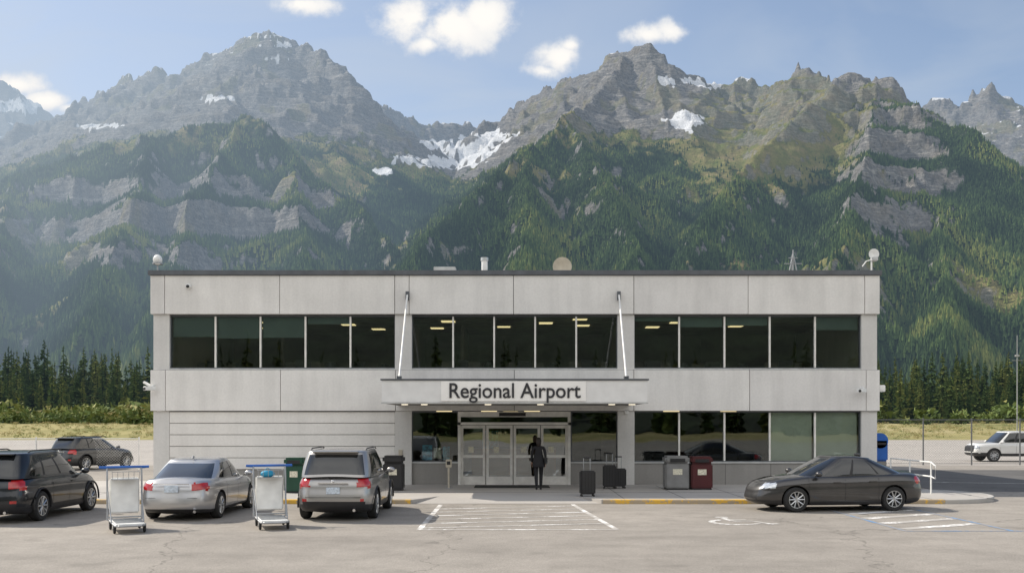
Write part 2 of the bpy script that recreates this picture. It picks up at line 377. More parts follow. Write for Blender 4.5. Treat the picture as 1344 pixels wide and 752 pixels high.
tr=bil(rock,fi,fj); tmn=bil(meadow,fi,fj); ts=bil(snow,fi,fj); tz=bil(Hh,fi,fj); tsu=bil(sunny,fi,fj)
keep=(RNG.random(NT)>tr*1.35-0.03)&(RNG.random(NT)>tmn*0.8)&(RNG.random(NT)>tsu*1.6)&(ts<0.05)&(RNG.random(NT)<0.62+0.3*(fy<2300))&(tz<bil(treeline,fi,fj)+60)
keep&=bil(dzy,fi,fj)>-0.2
keep&=~((tz/fy<0.125)&(np.abs(fu)<0.36))
fi,fj,fy,fu,tz,tmn,tr=[a[keep] for a in (fi,fj,fy,fu,tz,tmn,tr)]; K=len(fy); print('TREES',K)
th_=RNG.uniform(9,19,K)*np.clip(1.15-tz/1500,0.5,1.1)*(1-0.45*tr); tw=th_*RNG.uniform(0.17,0.25,K); rot=RNG.uniform(0,6.28,K)
S=4
ang=np.arange(S)*2*math.pi/S
loc=[(math.cos(a),math.sin(a),0.05) for a in ang]+[(0,0,0.68)]+[(0.62*math.cos(a+.6),0.62*math.sin(a+.6),0.40) for a in ang]+[(0,0,1.0)]
loc=np.array(loc); fl=[(k,(k+1)%S,S) for k in range(S)]+[(S+1+k,S+1+(k+1)%S,2*S+1) for k in range(S)]; fl=np.array(fl)
c,s=np.cos(rot)[:,None],np.sin(rot)[:,None]; lx=loc[None,:,0]*tw[:,None]; ly=loc[None,:,1]*tw[:,None]
TV=np.stack([fu[:,None]*fy[:,None]+lx*c-ly*s, fy[:,None]+lx*s+ly*c, tz[:,None]-1+loc[None,:,2]*th_[:,None]],-1)
TV[:,:S+1,:2]+=RNG.normal(0,0.35,(K,S+1,2))
TF=(np.arange(K)[:,None,None]*len(loc)+fl[None]).reshape(-1,3)
tn=np.clip(0.42+1.05*fbm(fu*fy/190,fy/190,3,90)+RNG.normal(0,0.17,K)+0.25*tmn,0,1); tint=np.repeat(tn,len(loc))
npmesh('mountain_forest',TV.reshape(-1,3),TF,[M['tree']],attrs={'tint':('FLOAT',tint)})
def conifers(name,pos,hs,nb=190,seed=1,z0s=None):
    r=np.random.default_rng(seed); VV=[];FF=[];TT=[];o=0
    for (x,y),h in zip(pos,hs):
        t=np.sort(r.uniform(0.04,1.0,nb)); a=r.uniform(0,2*math.pi,nb)
        dens=r.uniform(0.13,0.2)
        Lr=h*dens*(1-t)**0.8*r.uniform(0.55,1.15,nb)+0.12; z=t*h; w=Lr*r.uniform(0.22,0.42,nb)+0.05; dr=r.uniform(0.15,0.5,nb)*Lr
        ca,sa=np.cos(a),np.sin(a)
        b0=np.stack([x-sa*w*.3,y+ca*w*.3,z],-1); b1=np.stack([x+sa*w*.3,y-ca*w*.3,z],-1)
        m0=np.stack([x+ca*Lr*.6-sa*w,y+sa*Lr*.6+ca*w,z-dr*.5],-1); m1=np.stack([x+ca*Lr*.6+sa*w,y+sa*Lr*.6-ca*w,z-dr*.5],-1)
        tp=np.stack([x+ca*Lr,y+sa*Lr,z-dr*r.uniform(.3,1,nb)],-1); dn=np.stack([x+ca*Lr*.55,y+sa*Lr*.55,z-dr*.5-w*1.3],-1); up=np.stack([x+0*ca,y+0*sa,z+w*.8],-1)
        vs=np.stack([b0,b1,m0,m1,tp,dn,up],1).reshape(-1,3)
        bi=np.arange(nb)[:,None,None]*7
        fs=np.array([(0,1,2),(1,3,2),(2,3,4),(6,4,5)])[None]+bi
        VV.append(vs);FF.append(fs.reshape(-1,3)+o);o+=len(vs)
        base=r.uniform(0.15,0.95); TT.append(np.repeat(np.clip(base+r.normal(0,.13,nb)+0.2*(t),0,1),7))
        tv=[];k=6
        for q,(rad,zz_) in enumerate(((h*0.014,0),(h*0.003,h*0.97))):
            for e in range(k): tv.append((x+rad*math.cos(e*math.pi/3),y+rad*math.sin(e*math.pi/3),zz_))
        VV.append(np.array(tv)); FF.append(np.array([(e,(e+1)%k,k+e) for e in range(k)]+[((e+1)%k,k+(e+1)%k,k+e) for e in range(k)])+o); o+=len(tv); TT.append(np.zeros(len(tv)))
    return npmesh(name,np.concatenate(VV),np.concatenate(FF),[M['tree']],attrs={'tint':('FLOAT',np.concatenate(TT))})
pos=[];hs=[]
for i in range(600):
    sd=-1 if i%2 else 1
    y=random.uniform(240,335); x=sd*y*random.uniform(0.34,0.60)
    pos.append((x,y)); hs.append(random.uniform(13,23)*(1.14 if y>285 else 0.72)*(0.95 if sd>0 else 1.05))
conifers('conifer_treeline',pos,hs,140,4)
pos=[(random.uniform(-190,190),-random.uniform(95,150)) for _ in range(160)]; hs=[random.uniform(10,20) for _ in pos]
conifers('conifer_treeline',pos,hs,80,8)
hx=np.linspace(-600,600,80); hy=np.linspace(-130,-700,40); HX,HY=np.meshgrid(hx,hy); HZ_=np.clip((-HY-130)*0.36,0,110)*(1+.3*fbm(HX/150,HY/150,4,7))+3*fbm(HX/12,HY/12,3,8)-1
ii,jj=np.meshgrid(np.arange(39),np.arange(79),indexing='ij'); q=(ii*80+jj).ravel()
M['hill']=simple('unseen_hill_forest_mat',(0.025,0.036,0.018),0.95,var=0.6,vs=0.12)
npmesh('unseen_wooded_hill',np.stack([HX,HY,HZ_],-1).reshape(-1,3),np.stack([q,q+80,q+81,q+1],-1),[M['hill']],smooth=True)  # out-of-view hill added to keep bright sky out of the window reflections
def bermz(x,y):
    x=np.asarray(x,float); y=np.asarray(y,float)
    return np.clip((y-126)/70,0,1)**1.2*(1.75+0.55*fbm(x/38,y/60,3,33))+0.10*np.clip((y-126)/10,0,1)*fbm(x/3.5,y/3.5,3,35)-0.03*(y<127)
def shrubs(name,n,fx,hr,tb,seed,k=130,flat=1.0,colr=None):
    r=np.random.default_rng(seed); VV=[];TT=[]
    for i in range(n):
        x,y=fx(r); h=r.uniform(*hr); g0=float(bermz(x,y))
        d=r.normal(0,1,(k,3)); d/=np.linalg.norm(d,axis=1)[:,None]; rad=r.uniform(0.5,1.0,k)[:,None]
        lob=1+0.3*np.sin(d[:,:1]*5+i)*np.cos(d[:,1:2]*4+i)
        c=np.array([x,y,g0+h*0.48])+d*rad*lob*np.array([h*r.uniform(.6,1.1)*flat,h*.7*flat,h*0.52])
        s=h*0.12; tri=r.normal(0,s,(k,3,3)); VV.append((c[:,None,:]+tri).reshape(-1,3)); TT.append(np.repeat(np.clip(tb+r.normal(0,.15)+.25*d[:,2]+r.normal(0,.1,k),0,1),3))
    VV=np.concatenate(VV)
    return npmesh(name,VV,np.arange(len(VV)).reshape(-1,3),[M['shrub']],attrs={'tint':('FLOAT',np.concatenate(TT))})
m,nt,b=newmat('shrub_mat'); at=N(nt,'ShaderNodeAttribute',attribute_name='tint')
L(nt,ramp(nt,at.outputs['Fac'],[(0.0,(0.035,0.055,0.016)),(0.5,(0.11,0.16,0.04)),(0.8,(0.24,0.26,0.08)),(1.0,(0.40,0.33,0.15))]),b.inputs['Base Color']); b.inputs['Roughness'].default_value=0.9; M['shrub']=m
def fxl(r):
    y=r.uniform(200,236); return (r.choice([-1,-1,1])*y*r.uniform(0.35,0.56),y)
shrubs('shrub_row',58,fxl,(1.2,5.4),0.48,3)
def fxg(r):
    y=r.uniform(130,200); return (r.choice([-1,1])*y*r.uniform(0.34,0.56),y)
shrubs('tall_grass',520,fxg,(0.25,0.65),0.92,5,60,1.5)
# ---------------------------------------------------------------- ground
def sheet(name,x0,x1,y0,y1,z,mat):
    return mesh(name,[(x0,y0,z),(x1,y0,z),(x1,y1,z),(x0,y1,z)],[(0,1,2,3)],mat)
m,nt,b=newmat('field_mat'); a_=noise(nt,0.05,4,0.6,vscale=(1,.5,1)); b_=noise(nt,1.2,4,0.7,vscale=(1,0.3,1))
c=ramp(nt,a_,[(0.3,(0.18,0.19,0.07)),(0.5,(0.35,0.31,0.14)),(0.7,(0.45,0.38,0.21))]); c=mixc(nt,1.0,c,ramp(nt,b_,[(0.3,0.6),(0.7,1.2)]),'MULTIPLY')
L(nt,c,b.inputs['Base Color']); b.inputs['Roughness'].default_value=1; b.inputs['Specular IOR Level'].default_value=0.1; M['field']=m
sheet('ground',-9000,9000,-4000,9000,0.0,M['field'])
gx=np.linspace(-230,230,230); gy=np.linspace(120,330,70); GX,GY=np.meshgrid(gx,gy); ii,jj=np.meshgrid(np.arange(69),np.arange(229),indexing='ij'); q=(ii*230+jj).ravel()
npmesh('grass_field',np.stack([GX,GY,bermz(GX,GY)],-1).reshape(-1,3),np.stack([q,q+1,q+231,q+230],-1),[M['field']],smooth=True)
AC=(0.325,0.298,0.265)
def asphalt(name,col,patch=0.18):
    m,nt,b=newmat(name)
    n0=noise(nt,0.12,4,0.6); n1_=noise(nt,1.1,4,0.65); n2_=noise(nt,60,2,0.8); n4=noise(nt,0.5,3,0.5,vscale=(0.25,2.2,1))
    c=ramp(nt,n0,[(0.3,tuple(x*(1-patch) for x in col)),(0.7,tuple(x*(1+patch*.6) for x in col))])
    c=mixc(nt,1.0,c,ramp(nt,n1_,[(0.25,0.82),(0.75,1.10)]),'MULTIPLY')
    c=mixc(nt,1.0,c,ramp(nt,n2_,[(0.3,0.66),(0.7,1.3)]),'MULTIPLY')
    c=mixc(nt,1.0,c,ramp(nt,n4,[(0.5,1.0),(0.8,0.84)]),'MULTIPLY')
    n5=noise(nt,0.9,2,0.5); c=mixc(nt,ramp(nt,n5,[(0.64,0.0),(0.74,0.3)]),c,tuple(x*0.45 for x in col))
    tc=N(nt,'ShaderNodeTexCoord'); v=N(nt,'ShaderNodeTexVoronoi',feature='DISTANCE_TO_EDGE'); v.inputs['Scale'].default_value=0.11
    nn=N(nt,'ShaderNodeTexNoise'); nn.inputs['Scale'].default_value=1.3; nn.inputs['Detail'].default_value=3
    vm=N(nt,'ShaderNodeVectorMath',operation='MULTIPLY_ADD'); L(nt,tc.outputs['Object'],nn.inputs[0]); L(nt,nn.outputs[1],vm.inputs[0]); vm.inputs[1].default_value=(1.6,1.6,0); L(nt,tc.outputs['Object'],vm.inputs[2]); L(nt,vm.outputs[0],v.inputs[0])
    ck=ramp(nt,v.outputs['Distance'],[(0.0,0.55),(0.0028,0.0)]); c=mixc(nt,ck,c,tuple(x*0.3 for x in col))
    L(nt,c,b.inputs['Base Color']); b.inputs['Roughness'].default_value=0.9; b.inputs['Specular IOR Level'].default_value=0.2
    return m
M['asph']=asphalt('asphalt_mat',AC); M['apron']=asphalt('apron_mat',(0.42,0.39,0.355),0.1); M['drive']=asphalt('driveway_shadow_mat',(0.14,0.136,0.132))  # driveway asphalt darkened to carry the building's shadow too
sheet('concrete_apron',-170,170,52,124,0.004,M['apron'])
sheet('parking_lot',-90,90,-45,52,0.008,M['asph'])
sheet('driveway_road',14.9,60,32.4,47,0.012,M['drive'])
M['swalk']=concrete('sidewalk_mat',(0.42,0.395,0.365),0.3); M['kerb']=concrete('kerb_mat',(0.46,0.44,0.41),0.5)
def paint(name,col,wear=0.55):
    m,nt,b=newmat(name); n=noise(nt,9,4,0.75); n2=noise(nt,1.3,2,0.5)
    f=N(nt,'ShaderNodeMath',operation='ADD'); L(nt,n,f.inputs[0]); L(nt,n2,f.inputs[1])
    c=mixc(nt,ramp(nt,f.outputs[0],[(wear-0.10+.45,0.0),(wear+0.05+.45,0.8)]),col,AC)
    L(nt,c,b.inputs['Base Color']); b.inputs['Roughness'].default_value=0.8; return m
M['wp']=paint('white_paint_mat',(0.80,0.79,0.77)); M['bp']=paint('blue_line_mat',(0.12,0.26,0.48)); M['yp']=paint('yellow_kerb_mat',(0.70,0.42,0.06),0.6)
KY=27.7; KZ=0.13
arc=[(12.6+2.3*math.sin(t),KY+2.3-2.3*math.cos(t)) for t in np.linspace(0,math.pi,20)]
pts=[(-45,KY),(-2.9,KY),(-2.2,KY+1.3),(1.9,KY+1.3),(2.6,KY)]+arc+[(12.6,36.5),(-45,36.5)]
n=len(pts); vv=[(x,y,KZ) for x,y in pts]+[(x,y,0.0) for x,y in pts]
mesh('sidewalk',vv,[tuple(range(n))]+[(i,i+n,(i+1)%n+n,(i+1)%n) for i in range(n)],M['swalk'])
mesh('kerb_ramp',[(-2.9,KY-0.01,0.016),(2.6,KY-0.01,0.016),(1.9,KY+1.3,KZ),(-2.2,KY+1.3,KZ)],[(0,1,2,3)],M['swalk'])
def kerb(name,pl,mat,h=0.004):
    v=[];f=[]
    for i,(x,y) in enumerate(pl):
        a=pl[max(i-1,0)];c=pl[min(i+1,len(pl)-1)];dx,dy=c[0]-a[0],c[1]-a[1];l=math.hypot(dx,dy);nx,ny=dy/l,-dx/l
        o=0.02; v+=[(x+nx*o,y+ny*o,0.0),(x+nx*o,y+ny*o,KZ-.02+h),(x+nx*(o-.02),y+ny*(o-.02),KZ+h),(x-nx*0.15,y-ny*0.15,KZ+h)]
    for i in range(len(pl)-1):
        for k in range(3): f.append((i*4+k,(i+1)*4+k,(i+1)*4+k+1,i*4+k+1))
    return mesh(name,v,f,mat)
kerb('yellow_kerb',[(-45,KY),(-2.95,KY)],M['yp']); kerb('yellow_kerb',[(2.65,KY),(12.6,KY)],M['yp']); kerb('concrete_kerb',arc[:],M['kerb'])
SJ=empty('sidewalk_joints')
for i in range(-14,9):
    x=i*1.8-0.3
    if -2.9<x<2.6: continue
    box('joint',x-0.008,x+0.008,KY+0.16,33.8,KZ-0.01,KZ+0.003,M['dark'],SJ)
box('long_joint',-28,12.5,30.6,30.616,KZ-0.01,KZ+0.004,M['dark'],SJ)
def strokes(name,lines,w,mat,z=0.013):
    v=[];f=[]
    for (x0,y0),(x1,y1) in lines:
        dx,dy=x1-x0,y1-y0;l=math.hypot(dx,dy); nx,ny=-dy/l*w/2,dx/l*w/2;o=len(v); z+=0.00002
        v+=[(x0+nx,y0+ny,z),(x1+nx,y1+ny,z),(x1-nx,y1-ny,z),(x0-nx,y0-ny,z)]; f.append((o,o+1,o+2,o+3))
    return mesh(name,v,f,mat)
a0,a1,a2,a3=(-2.05,27.5),(-2.05,21.1),(2.32,21.1),(1.75,27.5)
ls=[(a0,a1),(a1,a2),(a2,a3)]
for k in range(6):
    t=0.05+k*0.145; t2=t+0.15
    ls.append(((-2.0,21.1+6.4*t),(2.3-0.57*t2,21.1+6.4*min(t2,0.97))))
strokes('crosswalk_marking',ls,0.13,M['wp'])
b0,b1,b2,b3=(8.6,25.8),(8.6,20.8),(10.95,20.8),(10.95,25.8)
strokes('parking_bay_marking',[(b0,b1),(b1,b2),(b2,b3),((11.0,20.8),(11.6,20.8))],0.10,M['bp'])
strokes('aisle_hatch_marking',[((8.7,21.2+k*1.15),(10.85,22.3+k*1.15)) for k in range(4)],0.30,M['wp'],0.014)
strokes('driveway_line',[((16.5,37.5),(34,33.0))],0.14,M['wp'],0.018)
def sym():
    ls=[];cx,cy=5.35,23.0
    def A(pts):
        for p,q_ in zip(pts[:-1],pts[1:]): ls.append(((cx+p[0],cy+p[1]),(cx+q_[0],cy+q_[1])))
    A([(0.55*math.cos(t)-.05,0.55*math.sin(t)-.35) for t in np.linspace(2.0,5.9,14)])
    A([(-.12,.55),(-.05,-.1),(.45,-.12),(.7,-.75),(.9,-.68)]); A([(-.1,.22),(.35,.2)])
    A([(-.12+.1*math.cos(t),.82+.1*math.sin(t)) for t in np.linspace(0,6.28,9)])
    strokes('accessible_parking_marking',ls,0.15,M['wp'],0.0135)
sym()
# ---------------------------------------------------------------- airport building
D=34.2
B=empty('airport_terminal')
def bx(px): return PX(px,D)
def bz(py): return PZ(py,D)
def pbox(name,x0,x1,y0,y1,mat,fr=0.0,dp=0.3,bev=0.0):
    return box(name,bx(x0),bx(x1),D+fr,D+fr+dp,bz(y1),bz(y0),mat,B,bev)
XL,XR=bx(197),bx(1155)
for nm,(ya,yb),js in (('upper_panel',(361.5,412),(197,216,367,518,537,674,832,982,1135,1155)),('lower_panel',(485.5,539),(197,217,368,519,675,832,984,1137,1155))):
    for i,(a,c) in enumerate(zip(js[:-1],js[1:])): pbox(nm,a+0.35,c-0.35,ya,yb,M['conc'] if i%3 else M['conc2'],0,0.25,0.008)
    pbox(nm+'_backing',198,1154,ya+0.5,yb-0.5,M['dark'],0.1,0.12)
box('roof_coping',XL-0.06,XR+0.06,D-0.07,D+0.4,bz(361.3),bz(355),M['coping'],B,0.01)
box('roof_slab',XL,XR,D+0.4,D+20,bz(372),bz(365),M['roof'],B)
box('parapet_left',XL-.03,XL+.3,D+0.42,D+20,bz(372),bz(356),M['coping'],B); box('parapet_right',XR-.3,XR+.03,D+0.42,D+20,bz(372),bz(356),M['coping'],B)
box('back_wall',XL,XR,D+20,D+20.3,0,bz(356),M['conc'],B)
box('side_wall_left',bx(199),bx(199)+.3,D+.5,D+20,0,bz(372.5),M['conc'],B); box('side_wall_right',bx(1153)-.3,bx(1153),D+.5,D+20,0,bz(372.5),M['conc'],B)
for a,c in ((200,221),(1132,1152.5)):
    pbox('corner_pier_upper',a,c,412.3,485,M['pier'],0.1,0.4); pbox('corner_pier_lower',a,c,539.3,641,M['pier'],0.1,0.4)
for a,c in ((518,540),(811,833)):
    pbox('column_upper',a,c,412.3,485,M['pier'],0.1,0.4); pbox('column_lower',a,c,539.3,641,M['pier'],0.06,0.44)
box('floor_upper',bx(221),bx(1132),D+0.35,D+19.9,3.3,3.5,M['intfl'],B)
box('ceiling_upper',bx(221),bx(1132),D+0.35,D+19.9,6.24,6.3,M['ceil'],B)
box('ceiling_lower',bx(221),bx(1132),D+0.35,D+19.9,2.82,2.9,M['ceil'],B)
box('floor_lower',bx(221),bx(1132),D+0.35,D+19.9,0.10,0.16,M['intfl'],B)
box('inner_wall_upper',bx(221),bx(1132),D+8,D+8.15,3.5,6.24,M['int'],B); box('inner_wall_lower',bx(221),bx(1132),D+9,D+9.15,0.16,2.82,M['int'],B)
for px in (340,529,600,822,980):
    box('partition_upper',bx(px)-.06,bx(px)+.06,D+(0.5 if px in(529,822) else 3.5),D+8,3.5,6.24,M['int'],B)
for px in (529,822,950): box('partition_lower',bx(px)-.06,bx(px)+.06,D+(0.6 if px!=950 else 4),D+9,0.16,2.82,M['int'],B)
for px,dy in ((312,2.2),(418,1.0),(436,3.2),(470,5.0),(583,2.0),(660,4.0),(765,1.2),(775,3.5),(905,2.4),(880,4.2),(1000,3.8),(1010,2.0),(290,4.4),(560,4.6),(720,2.6)):
    box('ceiling_lamp',bx(px)-.26,bx(px)+.26,D+dy,D+dy+.45,6.20,6.23,M['lamp'],B)
for k in range(14): box('ceiling_beam',bx(221),bx(1132),D+.6+k*.55,D+.63+k*.55,6.215,6.238,M['int'],B)
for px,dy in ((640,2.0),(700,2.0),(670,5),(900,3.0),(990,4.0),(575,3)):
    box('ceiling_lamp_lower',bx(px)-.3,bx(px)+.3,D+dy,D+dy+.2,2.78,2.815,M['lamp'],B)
def win(name,x0,x1,y0,y1,n,glass=M['glass']):
    for k in range(n):
        pbox(name+'_glass',x0+(x1-x0)*k/n+.2,x0+(x1-x0)*(k+1)/n-.2,y0,y1,glass,0.26,0.012)
    for k in range(n+1):
        x=x0+(x1-x0)*k/n; w=1.1
        pbox(name+'_mullion',max(x-w,x0),min(x+w,x1),y0+1.2,y1-1.2,M['alu_l'] if 0<k<n else M['coping'],0.2,0.13)
    pbox(name+'_head',x0,x1,y0,y0+1.2,M['coping'],0.2,0.13); pbox(name+'_sill',x0,x1,y1-1.2,y1,M['coping'],0.19,0.15)
    pbox(name+'_ledge',x0-0.3,x1+.3,y1,y1+2.0,M['alu'],0.12,0.3)
win('window_upper',221,518,413.5,483,5); win('window_upper',540,811,413.5,483,5); win('window_upper',833,1132,413.5,483,5)
win('window_lower',833,1132,540,606,5); win('window_lower',540,601,540,606,1); win('window_lower',750,811,540,606,1)
for a,c in ((833,1132),(540,600.5),(749.5,811)): pbox('base_wall',a,c,608,641,M['base'],0.16,0.3)
for k in range(1,5): pbox('base_joint',833+60*k,833.5+60*k,609,640,M['dark'],0.157,0.01)
for k,yb in ((0,441),(1,443),(2,442),(3,424)): pbox('roller_shade',223+59.4*k,279+59.4*k,415,yb,M['shade'],0.36,0.01)
for k,yb in ((0,420),(1,428),(2,426),(4,432)): pbox('roller_shade',835+59.8*k,891+59.8*k,415,yb,M['shade'],0.36,0.01)
for k in (3,4): pbox('blind',835+59.8*k,890+59.8*k,541,605,M['blind'],0.36,0.01)
for px,dy in ((250,2.5),(380,2),(450,3),(600,2),(690,2.5),(780,2),(870,2.2),(960,3),(1060,2.4)):
    x=bx(px); box('desk',x-.8,x+.8,D+dy,D+dy+.7,4.18,4.24,M['wood'],B); box('desk_panel',x-.75,x+.75,D+dy+.6,D+dy+.65,3.5,4.7,M['int'],B)
    box('monitor',x-.3,x+.3,D+dy+.25,D+dy+.3,4.35,4.75,M['black'],B); box('monitor_stand',x-.04,x+.04,D+dy+.26,D+dy+.32,4.24,4.36,M['black'],B)
    lathe('chair_back',[(0,0),(.22,0),(.24,.3),(.18,.55),(0,.56)],M['black'],B,'Z',(x+1.1,D+dy,4.1),12)
for px in (860,920,980):
    x=bx(px)
    for k in range(3):
        box('waiting_seat',x+k*.55-.24,x+k*.55+.24,D+2,D+2.45,0.55,0.62,M['black'],B,0.02); box('waiting_seat_back',x+k*.55-.24,x+k*.55+.24,D+2.45,D+2.5,0.62,1.15,M['black'],B,0.02)
box('check_in_counter',bx(610),bx(740),D+6,D+6.7,0.16,1.25,M['wood'],B); box('poster',bx(553),bx(566),D+.4,D+.42,bz(604),bz(584),M['poster'],B); box('poster',bx(568),bx(578),D+.4,D+.42,bz(602),bz(588),M['poster2'],B); box('poster',bx(580),bx(589),D+.4,D+.42,bz(604),bz(586),M['poster'],B)
box('vending_machine',bx(625),bx(650),D+7,D+7.8,0.16,2.0,M['poster'],B)
for k in range(5):
    y0=540.3+k*15.2; pbox('siding_board',221.3,517.7,y0,y0+14.6,M['siding'],0.10,0.12,0.012)
pbox('siding_backing',221.2,517.8,540.2,616,M['dark'],0.16,0.12); pbox('base_wall_left',221,518,616.2,641,M['base'],0.14,0.3)
pbox('door_header',601,749,540,547,M['alu_l'],0.02,0.3)
pbox('door_header_sensor_box',655,690,541.5,546,M['black'],-0.03,0.05)
pbox('transom_bar',601,749,554,557.5,M['alu_l'],0.02,0.25); pbox('transom_glass',604,746,547,554,M['glass'],0.14,0.01)
for x0 in (601,745.5): pbox('door_jamb',x0,x0+3.5,547,637,M['alu_l'],0.02,0.25)
for i,(x0,x1) in enumerate(((604.5,637),(638,673),(674,709),(710,745.5))):
    fr=0.10 if i in(0,3) else 0.04
    pbox('door_stile',x0,x0+3.4,558,636,M['alu_l'],fr,0.06); pbox('door_stile',x1-3.4,x1,558,636,M['alu_l'],fr,0.06)
    pbox('door_top_rail',x0+3.4,x1-3.4,558,562,M['alu_l'],fr,0.06); pbox('door_bottom_rail',x0+3.4,x1-3.4,625,636,M['alu_l'],fr,0.06)
    pbox('door_mid_rail',x0+3.4,x1-3.4,597,600.5,M['alu_l'],fr,0.06); pbox('door_glass',x0+3.4,x1-3.4,562,625,M['dglass'],fr+.025,0.01)
    pbox('door_notice',x0+10,x0+17,586,594,M['poster2'],fr+.012,0.006)
box('door_mat',-1.3,1.3,32.6,33.9,KZ+0.002,KZ+0.014,M['rubber'],B)
cy0,cy1=30.0,D-0.003; cx0,cx1=PX(501,cy0),PX(850,cy0); cz0,cz1=PZ(528,cy0),PZ(499,cy0)
box('canopy',cx0,cx1,cy0,cy1,cz0,cz1,M['fascia'],B,0.01); box('canopy_top_trim',cx0-.04,cx1+.04,cy0-.04,cy1,cz1+0.002,cz1+.05,M['coping'],B)
box('canopy_soffit',cx0+.05,cx1-.05,cy0+.05,cy1,cz0-.03,cz0-.003,M['base'],B)
box('canopy_bottom_trim',cx0-.02,cx1+.02,cy0-.02,cy0+.03,cz0-.035,cz0-.002,M['alu'],B)
box('sign_panel',PX(579,cy0),PX(769,cy0),cy0-.035,cy0-.005,cz0+.04,cz1-.03,M['signp'],B,0.005)
for px in (529,555,805,832,640,710): x=PX(px,31); lathe('canopy_downlight',[(0.0,0),(0.10,0),(0.11,-0.015),(0.11,0.01)],M['lampw'],B,'Z',(x,31.5,cz0-.035),16)
fc=bpy.data.curves.new('sign_text','FONT'); fc.body='Regional Airport'; fc.extrude=0.012; fc.align_x='CENTER'; fc.align_y='CENTER'; fc.size=0.6; fc.offset=0.006
to=bpy.data.objects.new('sign_text',fc); fc.materials.append(M['letter']); link(to,B); to.rotation_euler=(math.pi/2,0,0); to.location=(PX(675,cy0),cy0-.05,(cz0+cz1)/2+.0)
bpy.context.view_layer.update(); w=to.dimensions.x; k=(PX(761,cy0)-PX(589,cy0))/w; to.scale=(k,k*1.08,1)
for a,c in ((535,524),(812,822)):
    xa=bx(a); xc=PX(c,30.6)
    tube('canopy_rod',[(xa,D-.12,bz(388)),(xc,30.6,cz1+.12)],0.032,M['white'],B)
    box('rod_bracket',xa-.06,xa+.06,D-.14,D,bz(394),bz(383),M['coping'],B); box('rod_foot',xc-.07,xc+.07,30.5,30.72,cz1+.05,cz1+.16,M['coping'],B)
tube('roof_vent_pipe',[(PX(636,40),40,7.4),(PX(636,40),40,PZ(341,40))],0.13,M['white'],B); lathe('vent_cap',[(0,.05),(.16,.05),(.16,-.08),(.13,-.08)],M['alu'],B,'Z',(PX(636,40),40,PZ(340,40)))
box('roof_hatch',PX(569,38),PX(598,38),38,38.9,7.4,PZ(350,38),M['alu'],B,0.02)
lathe('satellite_dish',[(0,0.12),(0.25,0.09),(0.40,0.0),(0.41,0.0),(0.25,0.11),(0,0.14)],M['beige'],B,'Y',(PX(738,41),41,PZ(345,41)-.16),24); tube('dish_mast',[(PX(738,41),41.2,7.4),(PX(738,41),41.15,8.1)],0.04,M['galv'],B)
tube('camera_mast',[(PX(207,36),36,7.4),(PX(207,36),36,PZ(346,36))],0.03,M['galv'],B); ellipsoid('dome_camera',(PX(207,36),36,PZ(341,36)),(.17,.17,.19),M['white'],B); lathe('dome_camera_skirt',[(.19,0),(.19,.06),(.0,.1)],M['galv'],B,'Z',(PX(207,36),36,PZ(347,36)))
ax=PX(1041,42)
for dx,dy in ((-.5,0),(.5,0),(0,.5)): tube('antenna_leg',[(ax+dx,42+dy,7.4),(ax,42,PZ(333,42))],0.03,M['galv'],B,6)
tube('antenna_mast',[(ax,42,7.6),(ax,42,PZ(328,42))],0.03,M['galv'],B,6)
for h,wd in ((8.6,.45),(9.0,.55),(9.35,.38),(9.6,.2)): tube('antenna_bar',[(ax-wd,42,h),(ax+wd,42,h)],0.02,M['galv'],B,6)
fx_=PX(1144,36); tube('floodlight_mast',[(fx_,36,7.4),(fx_,36,PZ(340,36))],0.03,M['white'],B); tube('floodlight_arm',[(fx_-.35,36,PZ(350,36)),(fx_-.2,36,PZ(343,36)),(fx_,36,PZ(341,36))],0.022,M['white'],B)
lathe('floodlight_head',[(0,.18),(.12,.16),(.2,0),(.17,0),(0,.05)],M['white'],B,'Y',(fx_+.05,35.9,PZ(334,36)),20); box('floodlight_box',fx_-.02,fx_+.2,35.85,36.1,PZ(343,36),PZ(338,36),M['alu'],B,.02)
def wallcam(x,z,sd,y=D-.25):
    tube('camera_arm',[(x,D+.05,z+.12),(x,y,z+.1)],0.03,M['white'],B,8); box('camera_body',x-.1+sd*.08,x+.1+sd*.08,y-.22,y+.18,z-.07,z+.08,M['white'],B,.02,rot=('Z',sd*.8)); ellipsoid('camera_lens',(x+sd*.2,y-.2,z-.01),(.05,.03,.05),M['black'],B)
wallcam(bx(203),bz(510),-1); wallcam(bx(1130),bz(513),-1)
box('side_camera_box',XR,XR+.22,D+.05,D+.4,bz(514),bz(505),M['white'],B,.02); box('side_camera_box_left',XL-.3,XL-.01,D+.05,D+.2,bz(505),bz(502),M['white'],B,.02,rot=('Y',.5))
lathe('dome_security_camera',[(0,-.12),(.08,-.09),(.1,-.02),(.1,.03),(0,.05)],M['white'],B,'Y',(bx(248),D-.04,bz(376)),16); ellipsoid('dome_security_camera_lens',(bx(248),D-.14,bz(376.5)),(.06,.05,.06),M['black'],B)
box('intercom',bx(523),bx(528),D+.02,D+.07,bz(600),bz(590),M['beige'],B); box('wall_light',bx(820),bx(825),D+.0,D+.08,bz(543),bz(538),M['white'],B)
